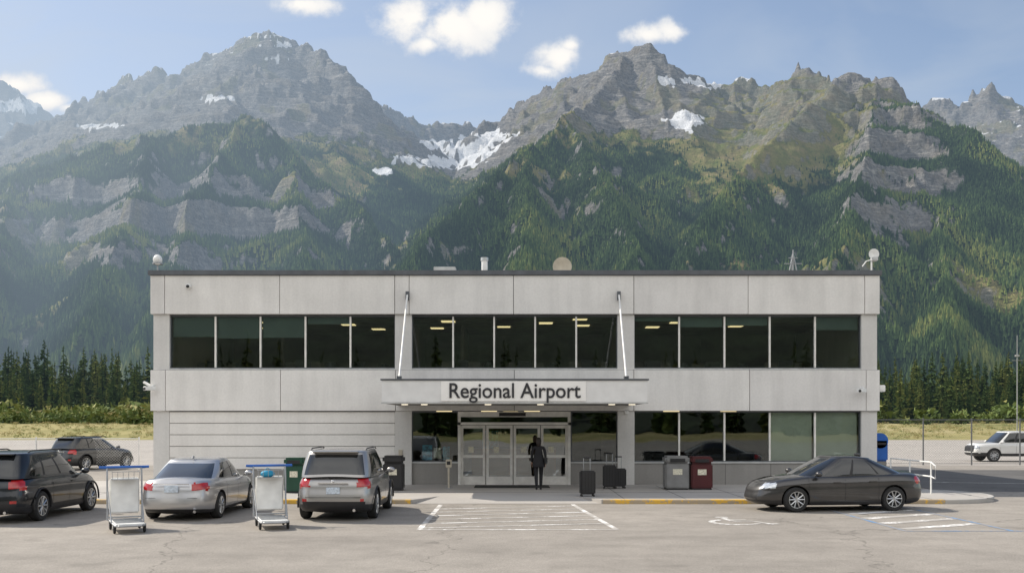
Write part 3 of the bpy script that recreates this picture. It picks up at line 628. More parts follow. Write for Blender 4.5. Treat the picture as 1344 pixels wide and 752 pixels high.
# ---------------------------------------------------------------- vehicles
def interp(x,pts): return np.interp(x,[p[0] for p in pts],[p[1] for p in pts])
def contour(a,w,nf,nr,N_=220):
    t=np.linspace(0,2*math.pi,4000,endpoint=False)+1e-4; c,s=np.cos(t),np.sin(t); n=np.where(c>0,nf,nr)
    x=a*np.sign(c)*np.abs(c)**(2/n); y=w*np.sign(s)*np.abs(s)**(2/n)
    d=np.hypot(np.diff(x,append=x[0]),np.diff(y,append=y[0])); cu=np.concatenate([[0],np.cumsum(d)]); u=(np.arange(N_)+0.5)/N_*cu[-1]
    tt=np.interp(u,cu,np.append(t,t[0]+2*math.pi)); c,s=np.cos(tt),np.sin(tt); n=np.where(c>0,nf,nr)
    return np.sign(c)*np.abs(c)**(2/n)*a, np.sign(s)*np.abs(s)**(2/n)*w, tt
def grid_faces(nr,nc,off=0):
    f=[]
    for i in range(nr-1):
        for k in range(nc):
            k2=(k+1)%nc; f.append((off+i*nc+k,off+i*nc+k2,off+(i+1)*nc+k2,off+(i+1)*nc+k))
    return f
def wheel(E,x,y,r,w,side,rimmat):
    s=side; W_=w/2
    lathe('tyre',[(r*.62,-W_*.8),(r*.70,-W_),(r*.93,-W_*.98),(r,-W_*.72),(r,W_*.72),(r*.93,W_*.98),(r*.70,W_),(r*.62,W_*.8)],M['rubber'],E,'Y',(x,y,r),40)
    lathe('rim_barrel',[(r*.66,s*W_*.93),(r*.68,s*W_*.98),(r*.63,s*W_*.96),(r*.60,s*W_*.3),(r*.2,s*W_*.1),(0.0,s*W_*.1)],[rimmat,M['black']],E,'Y',(x,y,r),36,mi=[0,0,0,1,1])
    for k in range(5):
        for j in (-.14,.14):
            a=k*2*math.pi/5+.3+j; a2=k*2*math.pi/5+.3+j*2.1
            p0=Vector((x+math.cos(a)*r*.10,y+s*W_*.72,r+math.sin(a)*r*.10)); p1=Vector((x+math.cos(a2)*r*.65,y+s*W_*.90,r+math.sin(a2)*r*.65))
            tube('rim_spoke',[p0,p1],[r*.075,r*.055],rimmat,E,6)
    lathe('rim_hub',[(0,s*W_*.86),(r*.13,s*W_*.84),(r*.17,s*W_*.6)],rimmat,E,'Y',(x,y,r),16)
def vehicle(name,loc,rz,Ln,W,H,top,gh,pill,wb,wr,paintm,suv=False,wc=0.0,rimmat=None,rules=None,levels=None,zb=0.2,nf=3.4,nr=5.0,ghw=(0.93,0.74),ngh=(4.5,6),trim=None,plate=True,rules_gh=None,clad=False):
    E=empty(name,(loc[0],loc[1],0.012),rz); a=Ln/2; w=W/2; rimmat=rimmat or M['rim']
    mats=[paintm,M['black'],M['tail'],M['head'],M['carglass'],M['chrome'],M['amber']]
    cx,cy,_=contour(a,w,nf,nr,240); NC=len(cx)
    lv=levels or [(0,.13,.16),(.04,.06,.10),(.12,.03,.04),(.22,.02,.012),(.30,.012,.0),(.38,.004,.0),(.46,.0,.005),(.53,.0,.015),(.60,.002,.025),(.66,.006,.035),(.72,.004,.04),(.77,.0,.045),(.81,.008,.055),(.86,.022,.075),(.91,.04,.10),(.95,.062,.14),(.98,.085,.18),(1.0,.12,.23)]
    V=[]
    for f_,ff in ((0.0,.5),(.5,.8)):
        X=cx*(1-lv[0][2]/a)*(.93+.07*f_); V.append(np.stack([X,cy*(1-lv[0][1]/w)*f_,np.full(NC,zb)],-1))
    for v,iy,ix in lv:
        X=cx*(1-ix/a); Y=cy*(1-iy/w); zt=interp(X,top); endlift=np.clip((np.abs(cx)/a-.82)/.18,0,1)*0.04
        z0=zb+endlift; V.append(np.stack([X,Y,z0+(zt-z0)*v],-1))
    ixl=lv[-1][2]; iyl=lv[-1][1]
    for f_ in (.92,.8,.6,.4,.2,0.0):
        X=cx*(1-ixl/a)*(1-(1-f_)*0.035); Y=cy*(1-iyl/w)*f_; V.append(np.stack([X,Y,interp(X,top)+0.05*(1-f_**2)],-1))
    NRr=len(V); V=np.concatenate(V); Fs=grid_faces(NRr,NC)
    bm=bmesh.new(); bv=[bm.verts.new(p) for p in V]
    for f_ in Fs:
        try: bm.faces.new([bv[i] for i in f_])
        except Exception: pass
    bmesh.ops.remove_doubles(bm,verts=bm.verts[:],dist=0.0015)
    bmesh.ops.dissolve_degenerate(bm,edges=bm.edges[:],dist=0.0008)
    bmesh.ops.recalc_face_normals(bm,faces=bm.faces[:])
    for fc_ in bm.faces:
        c=fc_.calc_center_median(); mi=0
        if c.z<zb+(.12 if not suv else .2): mi=1
        if rules:
            r_=rules(c.x,abs(c.y),c.z,a,w)
            if r_ is not None: mi=r_
        fc_.material_index=mi; fc_.smooth=True
    me=bpy.data.meshes.new('body'); bm.to_mesh(me); bm.free()
    for m_ in mats: me.materials.append(m_)
    body=link(bpy.data.objects.new('body',me),E)
    cuts=[]
    for s_ in (1,-1):
        for k_ in (1,-1):
            bm=bmesh.new(); bmesh.ops.create_cone(bm,cap_ends=True,segments=40,radius1=wr*1.15,radius2=wr*1.15,depth=0.62)
            for v in bm.verts: v.co=Matrix.Rotation(math.pi/2,3,'X')@v.co+Vector((wc+s_*wb/2,k_*(w),wr*1.02))
            mc=bpy.data.meshes.new('cut'); bm.to_mesh(mc); bm.free()
            for m_ in mats: mc.materials.append(m_)
            mc.polygons.foreach_set('material_index',[1]*len(mc.polygons))
            o=link(bpy.data.objects.new('cut',mc)); o.parent=E; cuts.append(o)
            md=body.modifiers.new('b','BOOLEAN'); md.operation='DIFFERENCE'; md.object=o; md.solver='EXACT'
    bpy.context.view_layer.update(); dg=bpy.context.evaluated_depsgraph_get()
    nm=bpy.data.meshes.new_from_object(body.evaluated_get(dg)); body.modifiers.clear(); body.data=nm; nm.set_sharp_from_angle(angle=math.radians(32))
    for o in cuts: bpy.data.objects.remove(o)
    xb0,xb1,xr0,xr1,rp=gh; wbelt=w*ghw[0]; wroof=w*ghw[1]
    bxn,byn,tt=contour((xb1-xb0)/2,wbelt,ngh[0],ngh[1],260)
    ux=bxn/((xb1-xb0)/2); uy=byn/wbelt
    BX=(xb0+xb1)/2+bxn; BY=byn; RX=(xr0+xr1)/2+ux*(xr1-xr0)/2; RY=uy*wroof
    zbelt=interp(BX,top)-0.03+0.05*(1-uy**2); zroof=interp(RX,rp)
    vs=[0,.05,.1,.16,.3,.45,.6,.75,.84,.9,.95,1.0]; G_=[]
    for v in vs:
        bl=.035*math.sin(math.pi*v)
        G_.append(np.stack([BX+(RX-BX)*v+np.sign(ux)*bl*np.clip((np.abs(ux)-.8)*5,0,1),(BY+(RY-BY)*v)+np.sign(uy)*bl*np.clip((np.abs(uy)-.8)*5,0,1),zbelt+(zroof-.03-zbelt)*v],-1))
    for f_,up in ((.97,.018),(.93,.03),(.85,.036),(.7,.04),(.5,.045),(.3,.048),(.1,.05),(0,.05)):
        X=(xr0+xr1)/2+ux*(xr1-xr0)/2*f_
        G_.append(np.stack([X,RY*f_,interp(X,rp)-.03+up],-1))
    NG=len(G_); G_=np.concatenate(G_); nc=260; GF=grid_faces(NG,nc); mi=[]
    sx=(BX-xb0)/(xb1-xb0)
    for i in range(NG-1):
        for k_ in range(nc):
            k2=(k_+1)%nc; m_=0; sX=(sx[k_]+sx[k2])/2; uY=abs(uy[k_]+uy[k2])/2; uX=(ux[k_]+ux[k2])/2
            v=(vs[i]+vs[i+1])/2 if i<len(vs)-1 else 2
            if v<1:
                side=uY>.965
                if side and pill[0]<sX<pill[1] and .08<v<.88:
                    m_=4
                    for p0,p1 in pill[2]:
                        if p0<sX<p1: m_=1
                elif uX>0 and uY<.90 and v<.93: m_=4
                elif uX<0 and uY<pill[3] and pill[4]<v<.90: m_=4
                if rules_gh:
                    r_=rules_gh(sX,uY,uX,v)
                    if r_ is not None: m_=r_
            mi.append(m_)
    mesh('cabin',G_,GF,mats,E,smooth=True,mi=mi,angle=45)
    def sy(x,v):
        iy=np.interp(v,[l[0] for l in lv],[l[1] for l in lv]); n=nf if x>0 else nr
        return w*(1-abs(x/a)**n)**(1/n)*(1-iy/w)
    def zat(x,v): zt=float(interp(x,top)); return zb+(zt-zb)*v
    sv=[];sf=[]
    for xs,v0,v1 in pill[5]:
        for sd in (1,-1):
            vv_=np.linspace(v0,v1,9)
            for i,v in enumerate(vv_):
                for d_ in (-.006,.006): sv.append((xs+d_,sd*(sy(xs,v)+.003),zat(xs,v)))
            o=len(sv)-18
            for i in range(8): sf.append((o+2*i,o+2*i+1,o+2*i+3,o+2*i+2))
    if sv: mesh('door_seams',sv,sf,M['black'],E)
    for xs in pill[6]:
        for sd in (1,-1):
            yy=sd*(sy(xs,.78)+.012); box('door_handle',xs-.1,xs+.1,yy-.015,yy+.015,zat(xs,.79)-.014,zat(xs,.79)+.014,paintm if not trim else trim,E,.006)
    mx=xb1-.42 if not suv else xb1-.36; mz=float(interp(mx,top))+.07
    for sd in (1,-1):
        ellipsoid('side_mirror',(mx,sd*(w+.06),mz),(.09,.11,.075),paintm,E); tube('mirror_arm',[(mx+.03,sd*(w*.9),mz-.06),(mx,sd*(w+.02),mz-.02)],.022,M['black'],E,6)
    for s_ in (1,-1):
        for k_ in (1,-1): wheel(E,wc+s_*wb/2,k_*(w-.125),wr,.22,k_,rimmat)
    if clad:
        for s_ in (1,-1):
            for k_ in (1,-1):
                tube('arch_trim',[(wc+s_*wb/2+wr*1.2*math.cos(t),k_*(w-.012),wr*1.02+wr*1.2*math.sin(t)) for t in np.linspace(-.15,math.pi+.15,20)],.024,M['black'],E,6)
    rx=-a
    if plate:
        zp=plate; box('number_plate',rx-.012,rx+.03,-.16,.16,zp-.08,zp+.08,M['plate'],E,.004)
    return E
P_black=carpaint('black_paint_mat',(0.014,0.017,0.022),0.5,0.28); P_silver=carpaint('silver_paint_mat',(0.50,0.50,0.505)); P_champ=carpaint('champagne_paint_mat',(0.40,0.385,0.37)); P_grey=carpaint('grey_paint_mat',(0.062,0.060,0.060),0.7); P_white=carpaint('white_paint_body_mat',(0.74,0.74,0.72),0.0,0.4); P_dk=carpaint('dark_grey_paint_mat',(0.04,0.042,0.045),0.6)
def rSUV(x,y,z,a,w):
    if x<-a+.34 and y>w*.60 and .80<z<1.02: return 2
    if x<-a+.12 and z<.46: return 1
    if x<-a+.1 and y>w*.66 and .50<z<.56: return 2
    if x>a-.45 and y>w*.55 and .70<z<.84: return 3
    if x>a-.15 and y<w*.5 and .45<z<.75: return 1
def w_r(W): return W/2*.76
def suv(name,loc,rz,paintm,H=1.66,Ln=4.6,W=1.86,rim=None,clad=True):
    a=Ln/2
    E=vehicle(name,loc,rz,Ln,W,H,[(-a,1.04),(-a+.3,1.07),(0,1.06),(a-1.35,1.02),(a-.9,.98),(a-.35,.88),(a,.72)],(-a+.10,a-1.18,-a+.42,a-2.15,[(-a,H-.08),(-a+.5,H-.02),(-.2,H),(a-2.0,H-.05)]),
      (.10,.86,[(.30,.33),(.555,.585)],.84,.10,[(-a+1.5,.12,.97),(.05,.1,.98),(1.05,.12,.96)],[(-.78),(.22)]),2.66,.355,paintm,suv=True,rules=rSUV,clad=clad,rimmat=rim,ghw=(.93,.79),nr=6,plate=.74)
    for sd in (1,-1): tube('roof_rail',[(-a+.75,sd*w_r(W)*.93,H-.03),(-a+.9,sd*w_r(W)*.94,H+.028),(.0,sd*w_r(W)*.94,H+.03),(.2,sd*w_r(W)*.93,H-.02)],.016,M['black'],E,8)
    tube('rear_wiper',[(-a+.155,-.02,1.17),(-a+.19,.33,1.20)],.010,M['black'],E,6)
    box('spoiler',-a+.28,-a+.52,-.55,.55,H-.065,H-.035,paintm,E,.012); box('tailgate_trim',-a-.01,-a+.03,-.36,.36,.90,.925,M['chrome'],E,.004)
    box('tailgate_seam',-a-.001,-a+.04,-.66,.66,.575,.583,M['black'],E)
    tube('exhaust',[(-a+.02,-.5,.27),(-a+.3,-.5,.27)],.035,M['chrome'],E)
    ellipsoid('badge',(-a+.0,0,.965),(.02,.045,.03),M['chrome'],E)
    return E
def rSED(x,y,z,a,w):
    if x<-a+.36 and y>w*.52 and .74<z<.915: return 2
    if x>a-.50 and y>w*.50 and .62<z<.76: return 3
    if x>a-.2 and y<w*.5 and .32<z<.62: return 1
def sedan(name,loc,rz,paintm,H=1.45,Ln=4.75,W=1.83,rim=None):
    a=Ln/2
    E=vehicle(name,loc,rz,Ln,W,H,[(-a,.93),(-a+.25,.99),(-a+.9,.985),(0,.94),(a-1.4,.93),(a-.7,.85),(a-.3,.76),(a,.62)],(-a+.55,a-1.15,-a+1.45,a-2.15,[(-a+1.2,H-.07),(-.35,H),(.2,H-.005),(a-2.0,H-.05)]),
      (.13,.89,[(.27,.285),(.53,.56)],.86,.06,[(-.92,.2,.97),(.02,.1,.98),(1.02,.12,.95)],[(-.75),(.25)]),2.72,.325,paintm,rules=rSED,rimmat=rim,ghw=(.90,.72),ngh=(4,4.5),zb=.17,plate=.78)
    tube('exhaust',[(-a+.02,-.55,.24),(-a+.3,-.55,.24)],.035,M['chrome'],E)
    box('boot_seam',-a+.015,-a+.03,-.62,.62,.56,.567,M['black'],E); box('boot_trim',-a-.008,-a+.03,-.42,.42,.885,.905,M['chrome'],E,.004)
    ellipsoid('shark_antenna',(-a+1.6,0,H+.03),(.09,.02,.04),paintm,E)
    return E
sedan('silver_sedan_car',(-8.12,25.05),math.pi/2,P_silver)
suv('silver_suv_car',(-4.27,24.95),math.pi/2,P_champ,1.70,4.5,1.9)
suv('black_suv_car',(-12.25,24.35),math.pi/2,P_black,1.66,4.65)
sedan('grey_sedan_car',(8.75,26.15),math.pi+math.radians(7),P_grey,1.45,4.72)
suv('grey_suv_car',(-21.3,48.5),math.radians(68),P_dk,1.62,4.4,1.82)
def rPK(x,y,z,a,w):
    if x<-a+.15 and y>w*.8 and .75<z<1.05: return 2
    if x>a-.3 and y>w*.6 and .78<z<.95: return 3
    if x>a-.15 and y<w*.6 and .6<z<.95: return 1
def pickup(name,loc,rz,paintm):
    Ln,W,H=5.5,1.9,1.82; a=Ln/2
    E=vehicle(name,loc,rz,Ln,W,H,[(-a,1.12),(-.45,1.12),(0,1.10),(a-1.3,1.10),(a-.3,1.05),(a,.95)],(-.55,a-1.2,-.40,a-1.95,[(-.6,H-.03),(.2,H),(1.0,H-.04)]),
      (.08,.88,[(.44,.50)],.86,.10,[(-.62,.1,.98),(.35,.1,.98),(1.3,.1,.96)],[(-.3),(.6)]),3.3,.38,paintm,suv=True,rules=rPK,ghw=(.92,.80),zb=.32,nf=6,nr=10,plate=.7)
    box('bed_opening',-a+.18,-.66,-.72,.72,1.11,1.185,M['black'],E)
    for s_ in (1,-1): box('bed_rail',-a+.1,-.6,s_*.80-.06,s_*.80+.06,1.1,1.19,paintm,E,.02)
    return E
pickup('white_pickup_truck',(30.3,57.5),math.pi,P_white)
# ---------------------------------------------------------------- street furniture
def cart(loc,rz,bag=False):
    E=empty('luggage_cart',(loc[0],loc[1],0.012),rz); W_=M['white']
    for sd in (1,-1):
        tube('frame_rail',[(-.5,sd*.32,.20),(.62,sd*.30,.17),(.75,sd*.22,.17)],.022,M['galv'],E)
        tube('upright',[(-.42,sd*.36,.2),(-.48,sd*.36,1.1),(-.54,sd*.36,1.36)],.020,M['galv'],E)
        tube('brace',[(.15,sd*.33,.2),(-.46,sd*.35,.85)],.014,M['galv'],E,8)
        tube('grip',[(-.54,sd*.36,1.36),(-.56,sd*.52,1.37)],.030,M['blue'],E)
        for x in (-.38,.5):
            lathe('caster',[(0,-.025),(.075,-.025),(.085,-.012),(.085,.012),(.075,.025),(0,.025)],M['rubber'],E,'Y',(x,sd*.3,.085),18)
            box('caster_fork',x-.03,x+.03,sd*.3-.035,sd*.3+.035,.10,.19,M['galv'],E)
    tube('front_bar',[(.75,-.22,.17),(.75,.22,.17)],.022,M['galv'],E); tube('handle_bar',[(-.545,-.50,1.37),(-.545,.50,1.37)],.028,M['blue'],E)
    tube('cross_bar',[(-.46,-.36,.26),(-.46,.36,.26)],.018,M['galv'],E,8)
    box('deck',-.46,.70,-.29,.29,.185,.215,W_,E,.01)
    for k in range(4): box('deck_slat',-.4+k*.28,-.34+k*.28,-.28,.28,.216,.235,M['galv'],E,.005)
    box('back_panel',-.515,-.455,-.315,.315,.34,1.14,W_,E,.03); box('panel_label',-.522,-.514,-.2,.2,.82,.98,M['alu'],E)
    box('basket',-.45,-.20,-.28,.28,1.10,1.115,M['galv'],E)
    for k in range(6):
        tube('basket_wire',[(-.2,-.28+k*.112,1.11),(-.19,-.28+k*.112,1.28)],.006,M['galv'],E,6)
    tube('basket_rim',[(-.48,-.28,1.28),(-.19,-.28,1.28),(-.19,.28,1.28),(-.48,.28,1.28)],.009,M['galv'],E,6)
    if bag:
        ellipsoid('bag',(-.32,-0.06,1.19),(.11,.16,.085),M['lblue'],E); tube('bag_handle',[(-.32,-.13,1.26),(-.32,-.06,1.33),(-.32,.02,1.26)],.010,M['lblue'],E,6)
cart((-8.45,20.9),math.radians(-62)+math.pi*0); cart((-5.45,21.6),math.radians(-70),True)
def bin_(name,x,y,w,h,mat,style=0):
    E=empty(name,(x,y,KZ))
    box('bin_body',-w/2,w/2,-w*.45,w*.45,0.04,h*.78,mat,E,.04); box('bin_foot',-w*.45,w*.45,-w*.4,w*.4,0,.045,M['black'],E)
    box('bin_hood',-w*.52,w*.52,-w*.47,w*.47,h*.79,h,mat,E,.06); box('bin_opening',-w*.32,w*.32,-w*.485,-w*.46,h*.83,h*.93,M['black'],E,.004); box('bin_label',-w*.2,w*.2,-w*.462,-w*.452,h*.45,h*.62,M['poster2'],E)
bin_('trash_bin',PX(388,30.5),30.5,.62,1.12,M['green'],1); bin_('trash_bin',PX(517,31.5),31.5,.66,1.15,M['black'],1); bin_('trash_bin',PX(887,32),32,.78,1.12,M['greybin'],1); bin_('trash_bin',PX(919,32),32,.72,1.1,M['redbin'],1)
E=empty('ticket_post',(PX(589,32.5),32.5,KZ)); tube('post',[(0,0,0),(0,0,.7)],.035,M['beige'],E); box('post_head',-.10,.10,-.08,.08,.70,.98,M['beige'],E,.02); box('post_screen',-.06,.06,-.086,-.08,.80,.92,M['black'],E); lathe('post_foot',[(0,.02),(.12,.02),(.12,0)],M['galv'],E,'Z')
def case(x,y,w,h,rz=0,hd=True):
    E=empty('suitcase',(x,y,KZ if y>KY else .012),rz)
    box('shell',-w/2,w/2,-.14,.14,.07,h,M['black'],E,.035)
    for k in range(5): box('rib',-w/2+.05+k*(w-.1)/4-.008,-w/2+.05+k*(w-.1)/4+.008,-.147,-.13,.12,h-.06,M['rubber'],E)
    for sx_ in (1,-1):
        for sy_ in (1,-1): lathe('caster',[(0,-.015),(.03,-.015),(.03,.015),(0,.015)],M['rubber'],E,'Y',(sx_*(w/2-.05),sy_*.1,.032),12)
    if hd:
        for s_ in (1,-1): tube('telescopic_rod',[(s_*.10,.10,h-.02),(s_*.10,.10,h+.38)],.012,M['galv'],E,6)
        tube('grip',[(-.115,.10,h+.39),(.115,.10,h+.39)],.02,M['black'],E,8)
case(PX(771,28.9),28.9,.46,.78,.1); case(PX(800,32.2),32.2,.46,.80,-.1); case(PX(813,32.4),32.4,.42,.68,.2)
E=empty('mailbox',(13.45,35,0)); box('mailbox_body',-.28,.28,-.25,.25,.95,1.75,M['blue'],E,.05); lathe('mailbox_top',[(0,-.25),(.28,-.25),(.28,.25),(0,.25)],M['blue'],E,'Y',(0,0,1.70),24); box('mailbox_slot',-.2,.2,-.262,-.25,1.55,1.63,M['black'],E)
box('mailbox_leg',-.24,.24,-.2,.2,.0,.95,M['base'],E,.01)
E=empty('handrail',(0,0,KZ-.01))
for y in (33.2,31.6,30.0):
    tube('rail_post',[(13.2,y,0),(13.2,y,1.0)],.025,M['white'],E)
for h in (1.0,.55): tube('rail_bar',[(13.2,30.0,h),(13.2,33.2,h)],.025,M['white'],E)
tube('rail_end',[(13.2,30.0,1.0),(13.2,29.7,.9),(13.2,29.7,.5),(13.2,30.0,.55)],.025,M['white'],E)
def fence(x0,y0,x1,y1,h,sp=2.9,mat=M['galv']):
    E=empty('chain_link_fence'); ln=math.hypot(x1-x0,y1-y0); n=int(ln/sp); ux,uy=(x1-x0)/ln,(y1-y0)/ln
    for i in range(n+1):
        x,y=x0+ux*ln*i/n,y0+uy*ln*i/n; tube('fence_post',[(x,y,0),(x,y,h+.08)],.04,mat,E,8)
    tube('top_rail',[(x0,y0,h),(x1,y1,h)],.024,mat,E,6); tube('bottom_rail',[(x0,y0,.08),(x1,y1,.08)],.015,mat,E,6)
    v=[];f=[];s=.14;wd=.0035
    k=-int(h/s)-1
    while k*s<ln:
        for d in (1,-1):
            a,b_=(k*s,0.08),(k*s+h,h)
            if d<0: a,b_=(k*s,h),(k*s+h,0.08)
            lo,hi=max(0,a[0]),min(ln,b_[0])
            if hi-lo<.05: continue
            sl=(b_[1]-a[1])/(b_[0]-a[0]); za=a[1]+(lo-a[0])*sl; zb_=a[1]+(hi-a[0])*sl; o=len(v)
            v+=[(x0+ux*lo,y0+uy*lo,za-wd),(x0+ux*hi,y0+uy*hi,zb_-wd),(x0+ux*hi,y0+uy*hi,zb_+wd),(x0+ux*lo,y0+uy*lo,za+wd)]; f.append((o,o+1,o+2,o+3))
        k+=1
    mesh('wire_mesh',v,f,mat,E)
M['fgalv']=simple('fence_steel_mat',(0.17,0.175,0.18),0.6,0.3)
fence(20.0,52.5,44,52.5,2.5,2.6,M['fgalv']); fence(-34,47.5,-18.6,47.5,1.55,2.4,M['white'])
E=empty('radio_mast',(PX(1335,150),150,0)); tube('mast_pole',[(0,0,0),(0,0,PZ(440,150))],[.10,.05],M['galv'],E,6); tube('mast_arm',[(-.8,0,12),(.8,0,12)],.04,M['galv'],E,6); box('mast_lamp',-.3,.3,-.2,.2,12.6,12.9,M['galv'],E,.02)
# ---------------------------------------------------------------- pedestrian
def skin(name,vs,es,rs,mat,parent,sub=2):
    me=bpy.data.meshes.new(name); me.from_pydata([Vector(v) for v in vs],es,[]); o=link(bpy.data.objects.new(name,me),parent); me.materials.append(mat)
    md=o.modifiers.new('s','SKIN')
    for i,r in enumerate(rs):
        sv=me.skin_vertices[0].data[i]; sv.radius=(r,r) if not hasattr(r,'__len__') else r
    me.skin_vertices[0].data[0].use_root=True
    o.modifiers.new('ss','SUBSURF').levels=sub; o.modifiers['ss'].render_levels=sub
    bpy.context.view_layer.update(); dg=bpy.context.evaluated_depsgraph_get(); nm=bpy.data.meshes.new_from_object(o.evaluated_get(dg)); o.modifiers.clear(); o.data=nm; nm.shade_smooth(); return o
M['cloth']=simple('black_coat_mat',(0.015,0.015,0.018),0.85); M['skinm']=simple('skin_mat',(0.42,0.25,0.17),0.55,var=0.08); M['hair']=simple('hair_mat',(0.018,0.012,0.009),0.6)
Pn=empty('pedestrian',(PX(707,31.7),31.7,KZ))
vs=[(0,0,.93),(0,0,1.08),(0,.01,1.25),(0,.0,1.40),(0,-.01,1.47),
    (.17,0,1.40),(.225,-.06,1.14),(.22,.03,.90),(-.17,0,1.40),(-.225,.07,1.15),(-.22,.16,.92),
    (.08,0,.88),(.085,.16,.50),(.07,.08,.10),(-.08,0,.88),(-.085,.02,.48),(-.075,-.20,.15)]
es=[(0,1),(1,2),(2,3),(3,4),(3,5),(5,6),(6,7),(3,8),(8,9),(9,10),(0,11),(11,12),(12,13),(0,14),(14,15),(15,16)]
rs=[(.15,.11),(.14,.105),(.155,.115),(.12,.09),(.055,.055),.062,.05,.036,.062,.05,.036,.095,.070,.052,.095,.070,.052]
skin('clothed_body',vs,es,rs,M['cloth'],Pn)
v=[];f=[];K_=24
for j,(z,rx,ry) in enumerate(((1.16,.155,.125),(1.0,.18,.15),(.86,.20,.175),(.76,.205,.185),(.75,.19,.17))):
    for k in range(K_):
        t=2*math.pi*k/K_; w_=1+.05*math.sin(5*t+j); v.append((rx*w_*math.cos(t),ry*w_*math.sin(t)+.0,z))
for j in range(4):
    for k in range(K_): f.append((j*K_+k,j*K_+(k+1)%K_,(j+1)*K_+(k+1)%K_,(j+1)*K_+k))
mesh('coat_skirt',v,f,M['cloth'],Pn,smooth=True)
skin('neck',[(0,-.01,1.42),(0,.01,1.50),(0,.02,1.56)],[(0,1),(1,2)],[.055,.05,.05],M['skinm'],Pn)
ellipsoid('head',(0,.02,1.615),(.075,.095,.115),M['skinm'],Pn); ellipsoid('hair',(0,-.005,1.635),(.088,.10,.112),M['hair'],Pn); ellipsoid('hair_back',(0,-.05,1.55),(.08,.055,.11),M['hair'],Pn)
ellipsoid('nose',(0,.118,1.605),(.012,.018,.02),M['skinm'],Pn,seg=10)
for s_ in (1,-1):
    ellipsoid('ear',(s_*.078,.02,1.61),(.012,.02,.032),M['skinm'],Pn,seg=10); ellipsoid('eye',(s_*.03,.105,1.625),(.012,.008,.008),M['black'],Pn,seg=10)
ellipsoid('mouth',(0,.108,1.565),(.024,.008,.007),M['redbin'],Pn,seg=10)
for s_,(hx_,hy_,hz_) in ((1,(.22,.035,.87)),(-1,(-.22,.175,.89))):
    skin('palm',[(hx_,hy_,hz_+.03),(hx_,hy_+.005,hz_-.03),(hx_,hy_+.01,hz_-.07)],[(0,1),(1,2)],[.024,(.018,.038),(.015,.038)],M['skinm'],Pn,1)
    for k,(oy,l) in enumerate(((-.028,.06),(-.009,.072),(.011,.07),(.03,.055))):
        skin('finger',[(hx_,hy_+oy+.01,hz_-.06),(hx_-s_*.004,hy_+oy+.012,hz_-.08-l*.4),(hx_-s_*.018,hy_+oy+.012,hz_-.08-l)],[(0,1),(1,2)],[.009,.0085,.007],M['skinm'],Pn,1)
    skin('thumb',[(hx_,hy_+.02,hz_-.01),(hx_-s_*.005,hy_+.05,hz_-.04),(hx_-s_*.01,hy_+.055,hz_-.075)],[(0,1),(1,2)],[.011,.010,.008],M['skinm'],Pn,1)
skin('shoe',[(.07,.06,.06),(.07,.13,.045),(.07,.25,.035)],[(0,1),(1,2)],[.05,.048,.035],M['black'],Pn,1); skin('shoe',[(-.075,-.22,.12),(-.075,-.15,.06),(-.075,-.06,.035)],[(0,1),(1,2)],[.048,.045,.035],M['black'],Pn,1)
box('shoulder_bag',.19,.29,-.16,.12,.86,1.10,M['black'],Pn,.03); tube('bag_strap',[(.24,-.02,1.1),(.14,-.02,1.42),(-.02,.09,1.4)],.012,M['black'],Pn,6)
# ---------------------------------------------------------------- light, sky
SUN=Vector((-0.88,0.44,0.88)).normalized()
sl=bpy.data.lights.new('sun','SUN'); sl.energy=5.0; sl.angle=math.radians(0.5); sl.color=(1.0,0.92,0.80)
so=link(bpy.data.objects.new('sun',sl)); so.rotation_euler=SUN.to_track_quat('Z','Y').to_euler()
W=bpy.data.worlds.new('World'); sc.world=W; W.use_nodes=True; nt=W.node_tree; bg=nt.nodes['Background']; bg.inputs[1].default_value=0.15
sky=N(nt,'ShaderNodeTexSky',sky_type='NISHITA'); sky.sun_disc=False; sky.sun_elevation=math.asin(SUN.z); sky.sun_rotation=math.atan2(SUN.x,SUN.y)%(2*math.pi); sky.air_density=1.0; sky.dust_density=1.2; sky.ozone_density=1.3; sky.altitude=600
tc=N(nt,'ShaderNodeTexCoord'); sp=N(nt,'ShaderNodeSeparateXYZ'); L(nt,tc.outputs['Generated'],sp.inputs[0])
def mth(op,a,b_=None,c_=None,clamp=False): return mthn(nt,op,a,b_,c_,clamp)
yy=mth('MAXIMUM',sp.outputs[1],0.03); u=mth('DIVIDE',sp.outputs[0],yy); w_=mth('DIVIDE',sp.outputs[2],yy)
cb=N(nt,'ShaderNodeCombineXYZ'); L(nt,u,cb.inputs[0]); L(nt,w_,cb.inputs[1])
nz=N(nt,'ShaderNodeTexNoise'); nz.inputs['Scale'].default_value=17; nz.inputs['Detail'].default_value=6; nz.inputs['Roughness'].default_value=0.6; L(nt,cb.outputs[0],nz.inputs[0])
nv=mth('SUBTRACT',nz.outputs[0],0.5)
cur=None
for cx,cy,rx,ry,st in ((540,24,50,32,1),(590,34,66,42,1),(635,22,46,34,1),(560,58,24,16,.9),(737,76,40,24,.95),(716,94,28,12,.7),(748,60,22,14,.8),(395,6,48,16,1),(850,46,40,16,.75),(880,42,32,15,.65),(20,112,38,14,.9),(60,132,34,12,.85),(90,142,18,8,.6)):
    du=mth('MULTIPLY_ADD',u,F/rx,-(cx-672)/rx); dw=mth('MULTIPLY_ADD',w_,F/ry,-(HZ-cy)/ry)
    d=mth('SQRT',mth('MULTIPLY_ADD',du,du,mth('MULTIPLY',dw,dw)))
    v_=mth('MULTIPLY_ADD',d,-st,1.15*st); cur=v_ if cur is None else mth('MAXIMUM',cur,v_)
dens=mth('MULTIPLY_ADD',nv,2.6,cur)
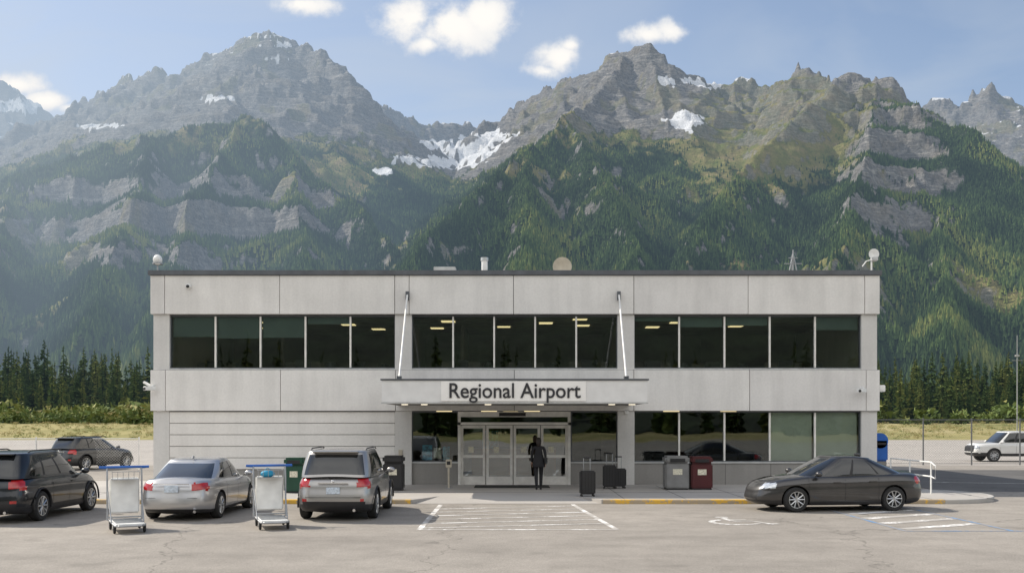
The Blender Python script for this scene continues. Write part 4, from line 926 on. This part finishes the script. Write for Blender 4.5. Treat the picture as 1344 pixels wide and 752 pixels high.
den=N(nt,'ShaderNodeMapRange',interpolation_type='SMOOTHSTEP'); den.inputs[1].default_value=0.0; den.inputs[2].default_value=0.75; L(nt,dens,den.inputs[0])
front=mth('GREATER_THAN',sp.outputs[1],0.05); fac=mth('MULTIPLY',den.outputs[0],front)
shade=ramp(nt,mth('MULTIPLY_ADD',nv,-1.6,dens),[(0.0,(5.2,5.35,5.6)),(0.9,(6.8,6.6,6.3))])
cir=N(nt,'ShaderNodeTexNoise'); cir.inputs['Scale'].default_value=3.5; cir.inputs['Detail'].default_value=4; cir.inputs['Distortion'].default_value=0.8
mp=N(nt,'ShaderNodeMapping'); mp.inputs['Scale'].default_value=(1,3.2,1); L(nt,cb.outputs[0],mp.inputs[0]); L(nt,mp.outputs[0],cir.inputs[0])
hz=mth('MULTIPLY_ADD',w_,-1.1,0.82,True); hz=mth('MULTIPLY_ADD',u,-0.35,hz,True)
cf=mth('MULTIPLY',mth('ADD',ramp(nt,cir.outputs[0],[(0.42,0.0),(0.85,0.35)]),mth('MULTIPLY',hz,0.85),None,True),front)
col=mixc(nt,cf,sky.outputs[0],(4.0,4.4,4.85))
bn=N(nt,'ShaderNodeTexNoise'); bn.inputs['Scale'].default_value=2.2; bn.inputs['Detail'].default_value=3; L(nt,tc.outputs['Generated'],bn.inputs[0])
back=mth('MULTIPLY_ADD',sp.outputs[1],-2.2,-0.1,True); back_fill=mth('MULTIPLY',back,ramp(nt,bn.outputs[0],[(0.3,0.55),(0.55,1.0)]))
col=mixc(nt,back_fill,col,(8.8,8.75,8.65))  # bright cloud bank added behind the camera as fill for the facade
col=mixc(nt,fac,col,shade); L(nt,col,bg.inputs[0])
# ---------------------------------------------------------------- camera
cd=bpy.data.cameras.new('camera'); cd.sensor_width=36; cd.lens=F/1344*36; cd.shift_y=(HZ-376)/1344; cd.clip_start=0.1; cd.clip_end=20000
co=link(bpy.data.objects.new('camera',cd)); co.location=(0,0,CH); co.rotation_euler=(math.pi/2,0,0); sc.camera=co
sc.view_settings.view_transform='Standard'; sc.view_settings.look='None'; sc.view_settings.exposure=0
